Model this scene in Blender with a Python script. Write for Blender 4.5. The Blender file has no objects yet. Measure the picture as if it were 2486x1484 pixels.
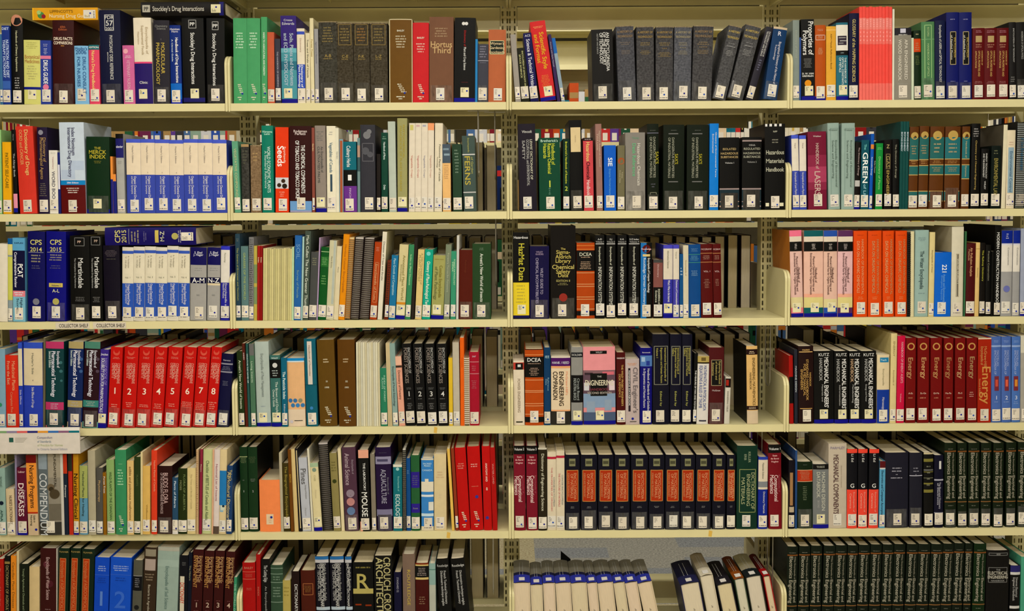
import bpy, math, random, re
from mathutils import Vector, Matrix
R = random.Random(7)
SC = bpy.context.scene
COL = SC.collection
# ---------------------------------------------------------------- camera
PX = 2486.0
TOP = 1.95                     # height of the top visible shelf above the floor
CX, CD, CZ, CF = 0.9157, 3.2334, TOP - 0.3194, 2391.4
PITCH, YAW, ROLL, SHIFT = 0.06029, 0.0016, -0.00547, -111.15
cp, sp = math.cos(PITCH), math.sin(PITCH)
FW = Vector((math.sin(YAW) * cp, math.cos(YAW) * cp, -sp))
RT = FW.cross(Vector((0, 0, 1))).normalized()
UP = RT.cross(FW)
RT2 = RT * math.cos(ROLL) + UP * math.sin(ROLL)
UP2 = UP * math.cos(ROLL) - RT * math.sin(ROLL)
EYE = Vector((CX, -CD, CZ))
cam_d = bpy.data.cameras.new('camera')
cam = bpy.data.objects.new('camera', cam_d)
COL.objects.link(cam)
cam.matrix_world = Matrix(((RT2.x, UP2.x, -FW.x, EYE.x), (RT2.y, UP2.y, -FW.y, EYE.y), (RT2.z, UP2.z, -FW.z, EYE.z), (0, 0, 0, 1)))
cam_d.sensor_fit = 'HORIZONTAL'
cam_d.sensor_width = 36.0
cam_d.lens = 36.0 * CF / PX
cam_d.shift_y = SHIFT / PX
cam_d.clip_start = 0.05
SC.camera = cam
# ---------------------------------------------------------------- world, lamps, exposure
W = bpy.data.worlds.new('world')
SC.world = W
W.use_nodes = True
W.node_tree.nodes['Background'].inputs[0].default_value = (1.0, 0.95, 0.86, 1)
W.node_tree.nodes['Background'].inputs[1].default_value = 0.02
def lamp(x, y, z, sx, sy, watt, colr=(1.0, 0.95, 0.85)):
    d = bpy.data.lights.new('fluorescent_light', 'AREA')
    d.shape = 'RECTANGLE'; d.size = sx; d.size_y = sy; d.energy = watt; d.color = colr
    o = bpy.data.objects.new('fluorescent_light', d); COL.objects.link(o)
    o.location = (x, y, z)
    return o
for lx in (-0.9, 0.9, 2.7):
    lamp(lx, -1.1, 2.95, 1.5, 0.35, 15)
    lamp(lx, -2.2, 2.95, 1.5, 0.35, 21)
    lamp(lx, -3.7, 2.95, 1.5, 0.35, 44)
    lamp(lx, 1.0, 2.72, 1.4, 0.25, 15)
SC.view_settings.view_transform = 'Standard'
SC.view_settings.look = 'None'
SC.view_settings.gamma = 1.0
SC.view_settings.use_curve_mapping = False
SC.view_settings.exposure = -0.18
try:
    SC.cycles.max_bounces = 8; SC.cycles.diffuse_bounces = 4
except Exception:
    pass
# ---------------------------------------------------------------- helpers
def unproject(u, v, y):
    a = (u - PX / 2) / CF; b = -(v - 742.0 - SHIFT) / CF
    d = FW + RT2 * a + UP2 * b
    return EYE + d * ((y - EYE.y) / d.y)
def lin(h):
    if len(h) == 3: h = ''.join(c * 2 for c in h)
    o = []
    for i in (0, 2, 4):
        c = int(h[i:i + 2], 16) / 255
        o.append(c / 12.92 if c <= 0.04045 else ((c + 0.055) / 1.055) ** 2.4)
    return o
MATS = {}
def mat(h, kind='ink'):
    """procedural materials: print, cloth, paper, steel ..."""
    if len(h) == 3: h = ''.join(c * 2 for c in h)
    k = (h, kind)
    if k in MATS: return MATS[k]
    m = bpy.data.materials.new(kind + '_' + h); m.use_nodes = True
    nt = m.node_tree; N = nt.nodes; L = nt.links
    p = N['Principled BSDF']
    c = lin(h)
    if kind in ('cover', 'worn', 'ink', 'tape'): c = [max(.0025, x * .97 - .007) for x in c]
    rough = {'ink': .5, 'cover': .42, 'worn': .8, 'tape': .16, 'label': .55, 'page': .9, 'steel': .38, 'wire': .3, 'matte': .85}[kind]
    p.inputs['Roughness'].default_value = rough
    p.inputs['Base Color'].default_value = (*c, 1)
    if kind in ('ink', 'cover', 'worn'):
        p.inputs['Specular IOR Level'].default_value = .13
    if kind == 'wire':
        p.inputs['Metallic'].default_value = .8
    if kind in ('cover', 'worn', 'page', 'steel', 'matte', 'tape'):
        tc = N.new('ShaderNodeTexCoord'); mp = N.new('ShaderNodeMapping'); nz = N.new('ShaderNodeTexNoise')
        rp = N.new('ShaderNodeValToRGB')
        L.new(tc.outputs['Object'], mp.inputs[0]); L.new(mp.outputs[0], nz.inputs['Vector']); L.new(nz.outputs['Fac'], rp.inputs[0])
        L.new(rp.outputs[0], p.inputs['Base Color'])
        sc, amp = {'cover': (45, .045), 'worn': (160, .32), 'page': (30, .09), 'steel': (9, .035), 'matte': (20, .08), 'tape': (45, .45)}[kind]
        nz.inputs['Scale'].default_value = sc; nz.inputs['Detail'].default_value = 6
        if kind == 'page':
            mp.inputs['Scale'].default_value = (40, 1, 1)
        if kind == 'tape':
            mp.inputs['Scale'].default_value = (2.2, 1, .6)
        rp.color_ramp.elements[0].position = .3; rp.color_ramp.elements[1].position = .72
        lo = [x * (1 - amp) for x in c]
        hi = [min(1, x * (1 + amp) + (.03 if kind == 'worn' else .012 if kind == 'tape' else 0)) for x in c]
        rp.color_ramp.elements[0].color = (*lo, 1); rp.color_ramp.elements[1].color = (*hi, 1)
        if kind in ('worn', 'cover'):
            bp = N.new('ShaderNodeBump'); n2 = N.new('ShaderNodeTexNoise'); n2.inputs['Scale'].default_value = 700
            L.new(tc.outputs['Object'], n2.inputs['Vector']); L.new(n2.outputs['Fac'], bp.inputs['Height'])
            bp.inputs['Strength'].default_value = .25 if kind == 'worn' else .08; bp.inputs['Distance'].default_value = .0006
            L.new(bp.outputs[0], p.inputs['Normal'])
    MATS[k] = m
    return m
class Acc:
    """collects faces with materials, then becomes one mesh object"""
    def __init__(s): s.v = []; s.f = []; s.m = []; s.mats = []; s.ix = {}
    def mi(s, m):
        if m.name not in s.ix: s.ix[m.name] = len(s.mats); s.mats.append(m)
        return s.ix[m.name]
    def add(s, vs, fs, m):
        b = len(s.v); s.v += [tuple(v) for v in vs]; i = s.mi(m)
        for f in fs: s.f.append([b + k for k in f]); s.m.append(i)
    def box(s, x0, x1, y0, y1, z0, z1, m):
        s.add([(x0, y0, z0), (x1, y0, z0), (x1, y1, z0), (x0, y1, z0), (x0, y0, z1), (x1, y0, z1), (x1, y1, z1), (x0, y1, z1)],
              [(0, 3, 2, 1), (4, 5, 6, 7), (0, 1, 5, 4), (1, 2, 6, 5), (2, 3, 7, 6), (3, 0, 4, 7)], m)
    def tube(s, pts, r, m, n=8):
        pts = [Vector(p) for p in pts]; vs = []; k = len(pts)
        for i, p in enumerate(pts):
            t = (pts[min(i + 1, k - 1)] - pts[max(i - 1, 0)]).normalized()
            a = t.cross(Vector((1, 0, 0)));
            if a.length < .2: a = t.cross(Vector((0, 0, 1)))
            a.normalize(); b = t.cross(a)
            for j in range(n):
                w = 2 * math.pi * j / n
                vs.append(p + (a * math.cos(w) + b * math.sin(w)) * r)
        fs = [(i * n + j, i * n + (j + 1) % n, (i + 1) * n + (j + 1) % n, (i + 1) * n + j) for i in range(k - 1) for j in range(n)]
        fs += [tuple(range(n))[::-1], tuple((k - 1) * n + j for j in range(n))]
        s.add(vs, fs, m)
    def join(s, o, M):
        b = len(s.v); s.v += [tuple(M @ Vector(v)) for v in o.v]
        mp = [s.mi(m) for m in o.mats]
        for f, i in zip(o.f, o.m): s.f.append([b + k for k in f]); s.m.append(mp[i])
    def obj(s, name, parent=None, loc=None):
        me = bpy.data.meshes.new(name); me.from_pydata(s.v, [], s.f)
        for m in s.mats: me.materials.append(m)
        me.polygons.foreach_set('material_index', s.m); me.update()
        o = bpy.data.objects.new(name, me); COL.objects.link(o)
        if parent: o.parent = parent
        if loc: o.location = loc
        return o
def tag(o, label=None, cat=None, group=None, kind=None):
    for k, v in (('label', label), ('category', cat), ('group', group), ('kind', kind)):
        if v: o[k] = v
    return o
def empty(name, loc, roty=0):
    o = bpy.data.objects.new(name, None); COL.objects.link(o); o.location = loc; o.rotation_euler = (0, roty, 0)
    o.empty_display_size = .02
    return o
# glyphs of the built-in font, flattened once and reused
GL = {}
def _tm(txt):
    c = bpy.data.curves.new('g', 'FONT'); c.body = txt; c.size = 1; c.resolution_u = 3; c.offset = 0 if 'M' in txt else .01
    o = bpy.data.objects.new('g', c); COL.objects.link(o)
    me = o.to_mesh(); vs = [(v.co.x, v.co.y) for v in me.vertices]; fs = [tuple(p.vertices) for p in me.polygons]
    o.to_mesh_clear(); bpy.data.objects.remove(o); bpy.data.curves.remove(c)
    return vs, fs
def glyph(ch):
    if ch not in GL:
        vs, fs = _tm(ch) if ch != ' ' else ([], [])
        a = max(v[0] for v in _tm(ch + 'l')[0]); b = max(v[0] for v in _tm('l')[0])
        GL[ch] = (vs, fs, a - b)
    return GL[ch]
CAP = max(v[1] for v in _tm('H')[0])
def text_mesh(t):
    vs = []; fs = []; x = 0
    for ch in t:
        gv, gf, adv = glyph(ch); b = len(vs)
        vs += [(a + x, c) for a, c in gv]; fs += [tuple(b + k for k in f) for f in gf]; x += adv
    x0 = min(v[0] for v in vs); x1 = max(v[0] for v in vs)
    return [((a - x0) / CAP, c / CAP) for a, c in vs], fs, (x1 - x0) / CAP
DATA = r'''
@1 1
0 8 83 -4 3a6a9a -||
8 27 62 -5 22388a -|H 4 6 cdf DIET;V 18 66 70 7 cdf NUTRITION AND DIET;V 18 66 28 6 cdf THERAPY DICTIONARY;B 70 80 3a60b0|blue nutrition and diet dictionary
28 57 43 -3 0e0c0b -|O 50 3 14 c98a70;V 15 62 50 5 cca Handbook of Dietary Supplements;L 68 82 5 eee 50|black dietary supplements book with pictured top
58 99 97 -2 d3d27a c|L 3 14 4 aaa860;H 26 9 b98a50 Botanical;H 33 9 b98a50 Medicines;L 39 62 6 a8a470 70;B 73 77 1a2380|pale yellow botanical medicines paperback
99 125 98 -2 2e3f97 -|L 5 10 2 dde 60;L 12 22 5 eef 36;B 24 29 e07aa0;V 31 68 50 11 fff DRUG GUIDE;C 50 73 7 e07aa0|blue drug guide with pink band
128 180 49 -2 3a1115 t|H 8 5 b5603c 60th;H 11 5 b5603c Edition;H 22 7 fed DRUG FACTS;H 27 7 fed COMPARISONS;L 29 32 1 d9a050 25|thick dark brown drug facts book
182 216 111 -3 7fb8e6 -|H 5 7 35639a Mosby's;H 11 9 35639a 2006;V 19 82 72 8 35639a DRUG CONSULT;V 19 70 32 8 35639a FOR NURSES|light blue drug consult book for nurses
217 243 109 -3 e2486a -|B 0 8 1f6a72;H 4 4 fff EDITION;V 10 76 45 8 fd8 Nurse's Drug Handbook|red-pink nursing drug handbook
246 297 24 -7 191c38 t|F 26 70 5 22 ccc;H 8 8 ccc PDR;H 14 12 ddd 57;H 20 7 ccc 2003;V 27 74 55 8 ccc PHYSICIANS' DESK REFERENCE;V 44 58 38 3 ccc EDITION|tall navy physicians' desk reference
300 328 110 -4 cf659e -|C 30 10 6 eab;L 17 22 2 fff 70;V 25 78 52 8 eab0cc VETERINARY NURSING|pink veterinary book
329 372 43 -7 eae0cc c|V 11 42 76 6 bba88a Encyclopedia of;V 9 43 52 6 bba88a Supplemental Foods;V 14 38 28 4 bba88a Nutrition;B 51 53 e0457a;B 53 100 2a1d66;H 75 6 ddd Clinic|cream and purple supplements encyclopedia
374 413 49 -3 2c2a33 t|H 7 5 888 Chemistry;H 10 5 888 Science;V 22 24 50 3 aaa --;V 27 64 60 9 c9b050 MOLECULAR;V 27 77 28 9 c9b050 PHARMACOLOGY|dark grey molecular pharmacology book
415 442 61 -5 17307f -|H 5 5 dde Hansten;H 8 5 dde Horn;V 16 73 66 7 fff Handbook of Drug Interactions;V 16 52 25 4 cde A Clinical Guide;B 74 94 1668c8;B 94 100 1a2ab0|slim blue drug interactions handbook
445 498 44 -6 141212 c|F 32 68 2 12 aaa;H 7 8 eee PP;V 17 77 50 10 eee Stockley's Drug Interactions;B 93 98 23226a|black drug interactions volume with silver emblem
502 547 44 -2 141212 t|F 32 68 4 14 aaa;H 9 8 eee PP;V 18 79 45 9 eee Stockley's Drug Interactions|black drug interactions volume beside shelf bracket
@1 2
*2 567 633 44 -2 4a9e68 z|L 16 36 6 efe 66|green bound agriculture index volume
634 649 41 -1 4a9e68 z|V 18 68 50 4 efe INDEX TO AGRICULTURAL AND FORESTRY|
650 667 78 -2 c25a3c -||
669 683 94 -3 3a3a48 -|V 20 75 50 4 aab THE HANDBOOK OF GARDENING|
684 722 38 -4 37277a cu|H 5 5 ccd Crosse;H 9 6 ccd Edwards;B 37 95 4a94a4;B 37 42 6ab0c0;B 52 62 2f6f86;V 20 80 70 9 b9c8dd Soils, Plants and Nutrients;V 20 80 32 9 b9c8dd and ECO PHYSIOLOGY|purple and teal soils book
723 742 69 -3 e6dcc8 -|B 4 8 3a50c0;V 12 35 50 4 b9a090 Dictionary;B 48 80 3450bb;V 49 79 64 5 fff Dictionary of;V 49 79 30 5 fff Plant Pathology|
743 754 80 -2 ded4b4 -|V 4 80 50 4 554 Trees and Shrubs of Canada|
755 764 44 -5 e0d6ae -|V 20 60 50 4 a99050 Forest Trees|
765 775 70 -3 9a9a9e -|V 6 80 50 3 667 Agricultural Research|
776 820 52 -4 38362e wt|L 6 26 6 a08a50 66;H 42 7 a08a50 A-B;L 44 47 1 a08a50 60|worn black cloth cyclopedia volume marked A-B
820 860 55 -4 3b3426 wt|F 10 90 2 28 8a7444;L 6 24 5 a08a50 62;H 42 7 a08a50 C-E;L 44 47 1 a08a50 60|worn black cloth cyclopedia volume marked C-E
860 899 55 -3 3b3426 wt|F 10 90 2 28 8a7444;L 6 24 5 b08040 62;H 42 7 a08a50 F-K;L 44 47 1 a08a50 60|worn black cloth cyclopedia volume marked F-K
900 942 55 -3 3d3628 wt|F 10 90 2 28 8a7444;L 6 24 5 a08a50 62;H 42 7 a08a50 L-Z;L 44 47 1 a08a50 60|worn black cloth cyclopedia volume marked L-Z
945 1002 46 -1 6a4a1c zo|H 14 4 eed BAILEY;L 19 35 5 eed 46|brown bound volume edged in white
1002 1041 55 0 c8262c z|H 19 4 eed BAILEY;L 25 38 4 eed 60|red bound horticulture volume
1042 1101 41 0 74503c t|L 12 24 4 b9a080 58;H 32 14 c9a878 Hortus;H 39 14 c9a878 Third|wide brown horticulture dictionary
1102 1153 43 2 100e0e cu|C 42 7 4 ddd;C 56 7 4 ddd;V 15 34 50 5 a82828 Dictionary of;V 35 62 50 6 ddd Plant and Crop Science;L 76 77 1 a04040 36|black crop science dictionary with white leaf mark
1153 1159 95 1 2a7fc0 x||
1159 1185 107 1 41424e t|L 2 24 5 9a9ab0 80;B 28 29 aab;L 31 33 1 99a|grey plant genera book
1185 1230 72 1 b4633f -|R 8 90 15 34 222a24;F 8 90 15 34 cc9;H 19 6 dcc8a0 Wyman's;H 25 6 dcc8a0 Gardening;H 31 6 dcc8a0 Encyclopedia|worn orange-brown gardening encyclopedia
@1 3
1250 1265 84 -13 9a948e -||
1266 1286 117 -12 24251c -|V 6 74 66 4 c8c890 ENCYCLOPEDIA OF ASTRONOMY AND;V 6 74 30 4 c8c890 SPACE SCIENCE|
1288 1308 81 -19 1a1a52 -|H 4 5 ccd ACS;V 9 80 50 9 dde Science & Technical Writing|leaning navy technical writing book
1313 1351 54 -28 cf2e30 cu|L 6 9 2 fd8 66;V 14 60 64 11 e0b428 Scientific Style;V 16 52 28 10 e0b428 and Format;L 67 82 8 e8a040 62|bright red leaning scientific style book
1353 1361 84 -23 3a2a58 x|V 4 70 50 3 aab Format and Style Manual|
1363 1372 93 -24 8aa0b4/94803c -|B 0 24 2466b8|
1439 1491 72 -4 1f1e1e t|V 4 58 76 8 ddd AN ENCYCLOPAEDIA;V 4 50 60 8 ddd OF THE HISTORY;V 5 48 45 8 ddd OF TECHNOLOGY;V 6 34 28 4 999 HISTORY AND SCIENCE|black history of technology encyclopedia
1502 1545 63 -7 45464e wt|H 8 5 9a7f5a A HISTORY OF;H 14 5 9a7f5a TECHNOLOGY;L 21 26 2 8a7a6a 66;L 32 38 3 8a7a6a 62|first grey cloth history of technology volume
1547 1589 64 -2 403f42 wt|H 8 5 a58a50 A HISTORY OF;H 14 5 a58a50 TECHNOLOGY;L 21 26 2 a58a50 66;L 32 38 3 a58a50 62|second grey cloth history of technology volume
1592 1634 64 0 403f42 wt|H 8 5 a58a50 A HISTORY OF;H 14 5 a58a50 TECHNOLOGY;L 21 26 2 a58a50 66;H 30 4 a58a50 * * *;L 34 41 4 a58a50 76|third grey cloth history of technology volume
1635 1677 64 3 50525b wt|H 8 5 a59a7a A HISTORY OF;H 14 5 a59a7a TECHNOLOGY;L 21 26 2 a59a7a 66;H 29 4 a59a7a * * * *;L 32 38 4 a59a7a 56|fourth grey cloth history of technology volume
1679 1727 62 6 403f42 wt|H 8 5 9a7f5a A HISTORY OF;H 14 5 9a7f5a TECHNOLOGY;L 21 26 2 a58a60 66;H 29 4 a58a60 * * * * *;L 32 38 3 a58a60 70|fifth and last upright history of technology volume
1728 1761 63 42 47474a wt|H 8 5 c8b060 A HISTORY;H 16 5 c8b060 TECHNOLOGY;L 23 25 1 aaa;L 27 29 1 ccc 66;L 33 41 4 aaa 60|first leaning grey history of technology volume
1764 1803 62 47 47474a wt|H 8 5 c8b060 A HISTORY;H 16 5 c8b060 TECHNOLOGY;L 23 25 1 aaa;L 27 29 1 ccc 66;L 33 41 4 aaa 60|second leaning grey history of technology volume
1809 1827 66 52 2e2c36 -|V 6 40 66 4 ccc ENCYCLOPEDIA OF THE HISTORY OF;V 6 40 34 4 ccc TECHNOLOGY AND SCIENCE;L 44 60 5 88a 40|slim dark book leaning beside the blue one
1852 1886 66 26 0c3a66 t|B 0 3 ccb89a;H 9 10 dde R;V 20 78 62 6 ccd Biographical Dictionary of the History of;V 20 58 36 4 ccd Technology|blue biographical dictionary leaning toward shelf bracket
@1 4
1925 1941 49 0 84908c -|V 5 70 50 4 a8b0a8 Dictionary of Wood|
1941 1945 91 0 2f4f9a x||
1946 1978 47 -4 100f0f cu|V 3 44 75 13 eee Properties of;V 14 44 32 12 eee Polymers;L 48 60 8 aaa 66;H 67 4 eee D. W. VAN;H 70 4 eee KREVELEN;C 50 79 8 e09020|black polymers handbook with orange disc
1979 2005 61 0 b5521b u|L 5 8 2 dba 70;F 4 96 13 20 dba;L 14 18 2 dba 66;L 30 39 6 e0c8a0 50|orange-brown hardback with pale panel lettering
2006 2030 64 0 e2a83a -|B 4 6 eebb60;V 10 58 50 4 8a6420 ASM Metals Reference Book|yellow metals reference book
2031 2060 55 -1 2a6b80 cu|B 3 36 e8e4dc;R 12 88 17 29 3a3040;R 20 80 19 20 aaa;R 30 86 23 24 bbb;R 20 60 26 27 999;B 36 42 111;L 38 40 1 ccc 30;V 45 78 76 5 dee THE HANDBOOK OF;V 45 80 52 5 dee OPTICAL CONSTANTS;V 45 64 30 5 dee OF METALS|teal and white book with fingerprint picture
2061 2085 32 1 191a3a -|V 7 79 48 8 c8b878 GLOSSARY of the MAPPING SCIENCES|navy mapping sciences glossary
*10 2086 2166 17 0 f25048/f25048 xp|B 12 24 f0867e;L 13 22 4 fcc 60;B 24 40 f27068;L 25 38 3 fcc 60;B 82 100 f07068|thin coral-red bound report
2166 2171 22 1 e0e0d0 xp||
2171 2213 68 -1 8a867c q|B 0 10 26242c;R 34 66 1 7 c8c8dc;L 8 11 1 ddd 60;V 16 72 68 8 ddd8cc APA ENGINEERED;V 16 73 32 8 ddd8cc WOOD HANDBOOK;L 77 78 1 ccc|grey engineered wood handbook
2213 2219 92 0 ccd8c0 xp||
2220 2237 74 -2 1a2a1c -|L 4 7 1 eda 50;B 12 31 c84418;L 17 29 4 e0a070;L 36 50 6 7a8a50|
2238 2270 53 -1 4f7f55 t|F 22 78 4 77 a8d090;B 22 23 6fa070;V 7 19 50 5 a8c890 ENCYCLOPEDIA;V 28 70 50 5 a8c890 HANDBOOK OF OPTICS|green book with pale framed spine
2271 2296 50 -1 1a2040 t|V 6 78 50 6 ccc Encyclopedia of LASERS and OPTICAL TECHNOLOGY|navy lasers and optical technology book
*2 2298 2360 30 0 1b2064 tq|L 7 9 1 bbd 52;R 28 76 22 60 0c1218;F 28 76 22 60 b8a878;V 29 52 64 5 b09850 ENCYCLOPEDIA;V 26 55 40 4 ccc of Applied Physics;L 78 82 2 99b 44|tall royal blue encyclopedia volume
*3 2361 2449 68 1 5a161c q|L 3 7 2 c9a;R 24 76 11 20 b09868;L 22 28 2 c9a080 66;V 32 52 78 4 c9a060 HANDBOOK OF;V 32 68 52 5 c9a060 OPTICAL PROPERTIES AND;V 32 56 26 4 c9a060 APPLICATIONS;L 74 78 2 b88|maroon handbook volume with gold square
2451 2468 54 -2 201f20 -|V 8 52 66 4 aaa ENCYCLOPEDIA OF TECHNOLOGY;L 70 78 3 999|
2469 2497 54 -2 1c1b1b t|V 12 48 50 5 999 HANDBOOK OF OPTICAL PHYSICS|black optical physics handbook at the frame edge
@2 1
-6 5 315 -3 8fc07a -||
8 29 345 -3 e8a81c -|V 15 64 50 8 6a5a10 PATIENT SELF-CARE|yellow patient self-care book
34 44 315 -8 151012 x|V 3 20 50 3 888 Nurse;V 28 56 50 4 bbb The Allergy Book;B 76 93 e090a8;B 93 98 1a2090|
48 90 307 -12 d23a2e -|V 4 56 62 9 e8c078 Dictionary of Drugs;V 4 44 30 8 e8a068 OCRD and CANCER|red dictionary of drugs
94 119 309 -6 251d38 -|C 40 6 6 889;V 12 40 74 7 a8885a Dictionary of;V 12 60 45 8 a8885a Pharmacological Agents;L 64 80 7 88806a 80|dark purple dictionary of pharmacological agents
121 142 365 -3 e4e0d8 -|L 3 6 2 aaa;V 33 82 50 8 556 WORD BOOK;V 10 30 50 4 b99 Veterinary|white slim word book
142 148 370 -3 23296e x|R 10 90 20 60 dde|
149 209 297 -8 c4d2e4 -|R 4 60 52 62 b4c4de;R 40 96 42 52 b4c4de;V 6 36 58 9 446 Index Nominum;V 6 60 42 9 446 International Drug Directory;B 63.5 68.5 1a82c8;H 66 4 eef 20th Edition;B 68.5 100 5a1016;L 71 78 3 dcb 62;L 92 94 1 edd 52|wide white drug directory with maroon foot
211 267 332 -3 18301f tcu|H 15 6 b5a83a THE;H 20 9 c0b23a MERCK;H 26 9 c0b23a INDEX;L 31 35 2 a8983a 42|dark green chemical index hardback
270 276 380 -3 e89040 x|B 40 100 262a7a|
276 284 423 -3 23287a x|B 0 18 e89040|
285 304 325 -6 a9a9a6 -|B 0 6 111;B 6 30 24246a;H 16 6 dde elsevier;L 34 38 2 888|
*7 308 552 339 -3 3c4cae -|B 0 5 4a5cd0;B 5 48 e6d6be;V 9 32 48 4 9a9088 Meyler's Edition;H 45 3 877 {1,2,3,4,5,6,7};V 50 84 62 6 dde Organic Chemical Drugs;V 50 74 42 5 ccd and their Synonyms|white and blue drug synonyms volume
@2 2
566 585 343 -8 5f9f82 -|V 10 80 50 6 b8c090 VEGETATIVE COMPOUNDS|
588 607 350 -4 33322e w|B 0 4 a88a60;L 8 30 5 665|
609 635 352 -2 7c6448 w|L 10 25 3 c0a070|brown clothbound book beside the teal one
637 665 305 -3 0f7a66 -|H 7 5 bed Wiersema;H 9.5 5 bed León;V 24 77 62 8 c8e8e0 WORLD ECONOMIC PLANTS;V 29 72 35 6 b0d8d0 A Standard Reference|teal economic plants reference
669 701 309 -1 e03c18 -|V 22 46 40 16 fff Seeds;V 23 42 72 5 fdc Encyclopedia;B 59 72 ccd0da;C 60 63 5 3a2a20;C 28 68 5 3a2a20;C 70 69 6 2a1f1a;L 75 82 3 fcb 44|orange-red seeds book with seed photo
704 757 306 -2 35130f -|H 6 6 dcc Rodgman;H 9 6 dcc Perfetti;V 22 78 62 10 eee THE CHEMICAL COMPONENTS;V 17 84 36 10 eee OF TOBACCO AND TOBACCO SMOKE;B 87 100 6a9ad2;B 98 100 99b|wide dark brown tobacco chemistry book
758 765 310 -2 8a4a40 -|V 8 60 50 3 eda Garden|
767 793 305 -3 8d837c cu|L 6 18 5 666 66;V 24 54 66 6 555 An Encyclopedia of;V 24 66 34 6 555 CULTIVATED PALMS|taupe cultivated palms encyclopedia
794 816 306 -2 e8e2cc -|L 6 11 2 999 50;V 19 54 50 8 5a7a90 Vegetables of Canada;R 38 62 56 76 3a4f60|white vegetables book with dark plant drawing
816 824 311 -2 e0ddca xp|V 20 60 50 3 999 Garden|
824 834 338 -1 a85838 x|B 0 2 7fa0b0;R 0 18 2 100 7fa0b0;R 82 100 2 100 7fa0b0|
835 867 344 -2 14697a -|V 6 36 42 10 e8eef0 Culinary Herbs;B 40 63 0f0f10;R 34 62 47 55 eee;B 63 100 6a3590;V 66 80 50 5 caaad8 FINCH|teal black and purple culinary herbs book
868 875 335 -1 6f8a8e x|B 10 26 b09080;B 26 45 405a60|
876 912 303 -2 37373f -|C 45 12 9 77787e;C 60 8 6 77787e;F 12 90 21 42 6a6a72;C 35 30 9 55565e;C 66 34 7 55565e|dark grey book with embossed plant motif
914 924 374 0 24201f -||
926 942 322 -1 1b4438 -|L 4 9 2 9ba;V 12 34 50 5 dee Handbook of Plants;V 66 72 50 5 dee Duke|
945 963 295 -4 b5c0b6 q||
965 989 287 -1 9c9a68 cu|V 7 43 66 5 b0a040 PHYTOCHEMICAL;V 7 82 36 5 b0a040 HANDBOOK OF PLANT DATABASE|tall olive phytochemical handbook
*4 992 1053 299 1 dfd5c4 -|{R 15 70 2 8 c8c070,R 15 70 2 4 caa,R 15 70 2 4 aab,B 0 8 f0a070};V 34 68 50 4 {c98070,c98080,99a,c8a090} Vegetable Crops|
1054 1073 299 2 e0d6c0 -|V 22 72 66 4 665 Poisonous Plants of Canada;V 34 62 36 3 776 Toxicology|cream book with fine dark title, fifth of the pale ones
1075 1095 350 -1 e8b878 -|B 0 28 4a5868;R 10 80 6 9 7a90a0;R 20 90 14 17 8aa0b0;L 30 52 8 b08860 70;B 84 87 222|
1100 1123 350 -3 2c4434 -|L 7 44 8 8aa090 56|green book of garden plants
1126 1157 330 -5 445450 -|V 3 22 50 4 a8a860 Encyclopaedia;B 24 25.5 ccc;V 26 56 76 5 a8a860 of Garden;V 27 65 38 14 b8a848 FERNS;B 74 75.5 bbb|grey-green garden ferns encyclopaedia
@2 3
1262 1304 301 -5 26222c -|H 9 6 ccc Vincoli;V 18 64 74 6 ccb LEWIS' DICTIONARY OF;V 18 71 54 7 aaa OCCUPATIONAL and ENVIRONMENTAL;V 18 44 30 7 aaa SAFETY|dark occupational and environmental safety dictionary
1310 1362 335 -3 0a4634 -|H 4 6 bdc Bretherick's;V 8 37 68 9 c8d040 Handbook of;V 8 49 50 9 c8d040 Reactive Chemical;V 8 28 30 9 c8d040 Hazards;H 63 16 d0d850 1;L 68 78 4 9ba 12|wide dark green reactive chemical hazards handbook
1367 1383 337 -1 0a3028 -|V 4 62 50 5 c8d040 Bretherick's Handbook of Reactive;H 69 10 c8d850 2|
1385 1416 292 -5 14110f t|R 12 90 8 35 d8c498;V 15 30 50 3 b8a888 Library|black book with cream paper title label
1418 1442 335 -3 c94850 -|B 0 4 1c1416;L 1 3 1 ddd;V 6 32 50 9 e8d080 Hazardous;V 33 57 50 9 301818 Chemicals;V 58 79 50 9 f0d0d0 Handbook|red hazardous chemicals handbook
1449 1464 301 -4 967068 -|V 8 40 30 4 c8b0a0 TWA Limits;V 8 50 66 4 c8b0a0 National Research Council|
1467 1496 353 -1 0a5cc8 -|R 36 66 18 31 0a5cc8;V 19 32 52 11 fff SIE;V 36 76 50 5 5aa0e8 Enzyme Nomenclature|bright blue book lettered white near top
1499 1517 353 0 6f6a50 -|C 50 24 8 a8522c;V 32 76 34 3 b8b090 Critical Data;V 32 76 64 3 b8b090 Tables|
1519 1567 322 -1 85817c qt|H 7 5 6a9a80 Third;V 14 68 68 8 d8d4cc Hazardous Chemicals;V 14 56 44 9 68b888 Desk Reference;L 74 76 1 aaa;L 80 82 1 6a9a80|grey hazardous chemicals desk reference
1572 1600 301 -1 1b211a tm|L 7 8 1 999 56;B 10 11 667;V 15 62 62 6 9a9c8c DANGEROUS PROPERTIES;V 15 62 32 6 9a9c8c OF INDUSTRIAL MATERIALS;V 32 46 86 8 a8a030 SAX'S;L 68 74 2 667 40;F 22 80 79 83 887|first dark green industrial hazards volume
1610 1661 303 0 1b211a tm|L 6 7 1 999 36;V 15 62 46 6 9a9c8c DANGEROUS PROPERTIES;V 15 62 28 6 9a9c8c OF INDUSTRIAL MATERIALS;V 34 46 62 8 a8a030 SAX'S;R 24 70 10 11 777;R 24 70 66 67 777;F 26 70 79 83 887|middle dark green industrial hazards volume
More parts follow.
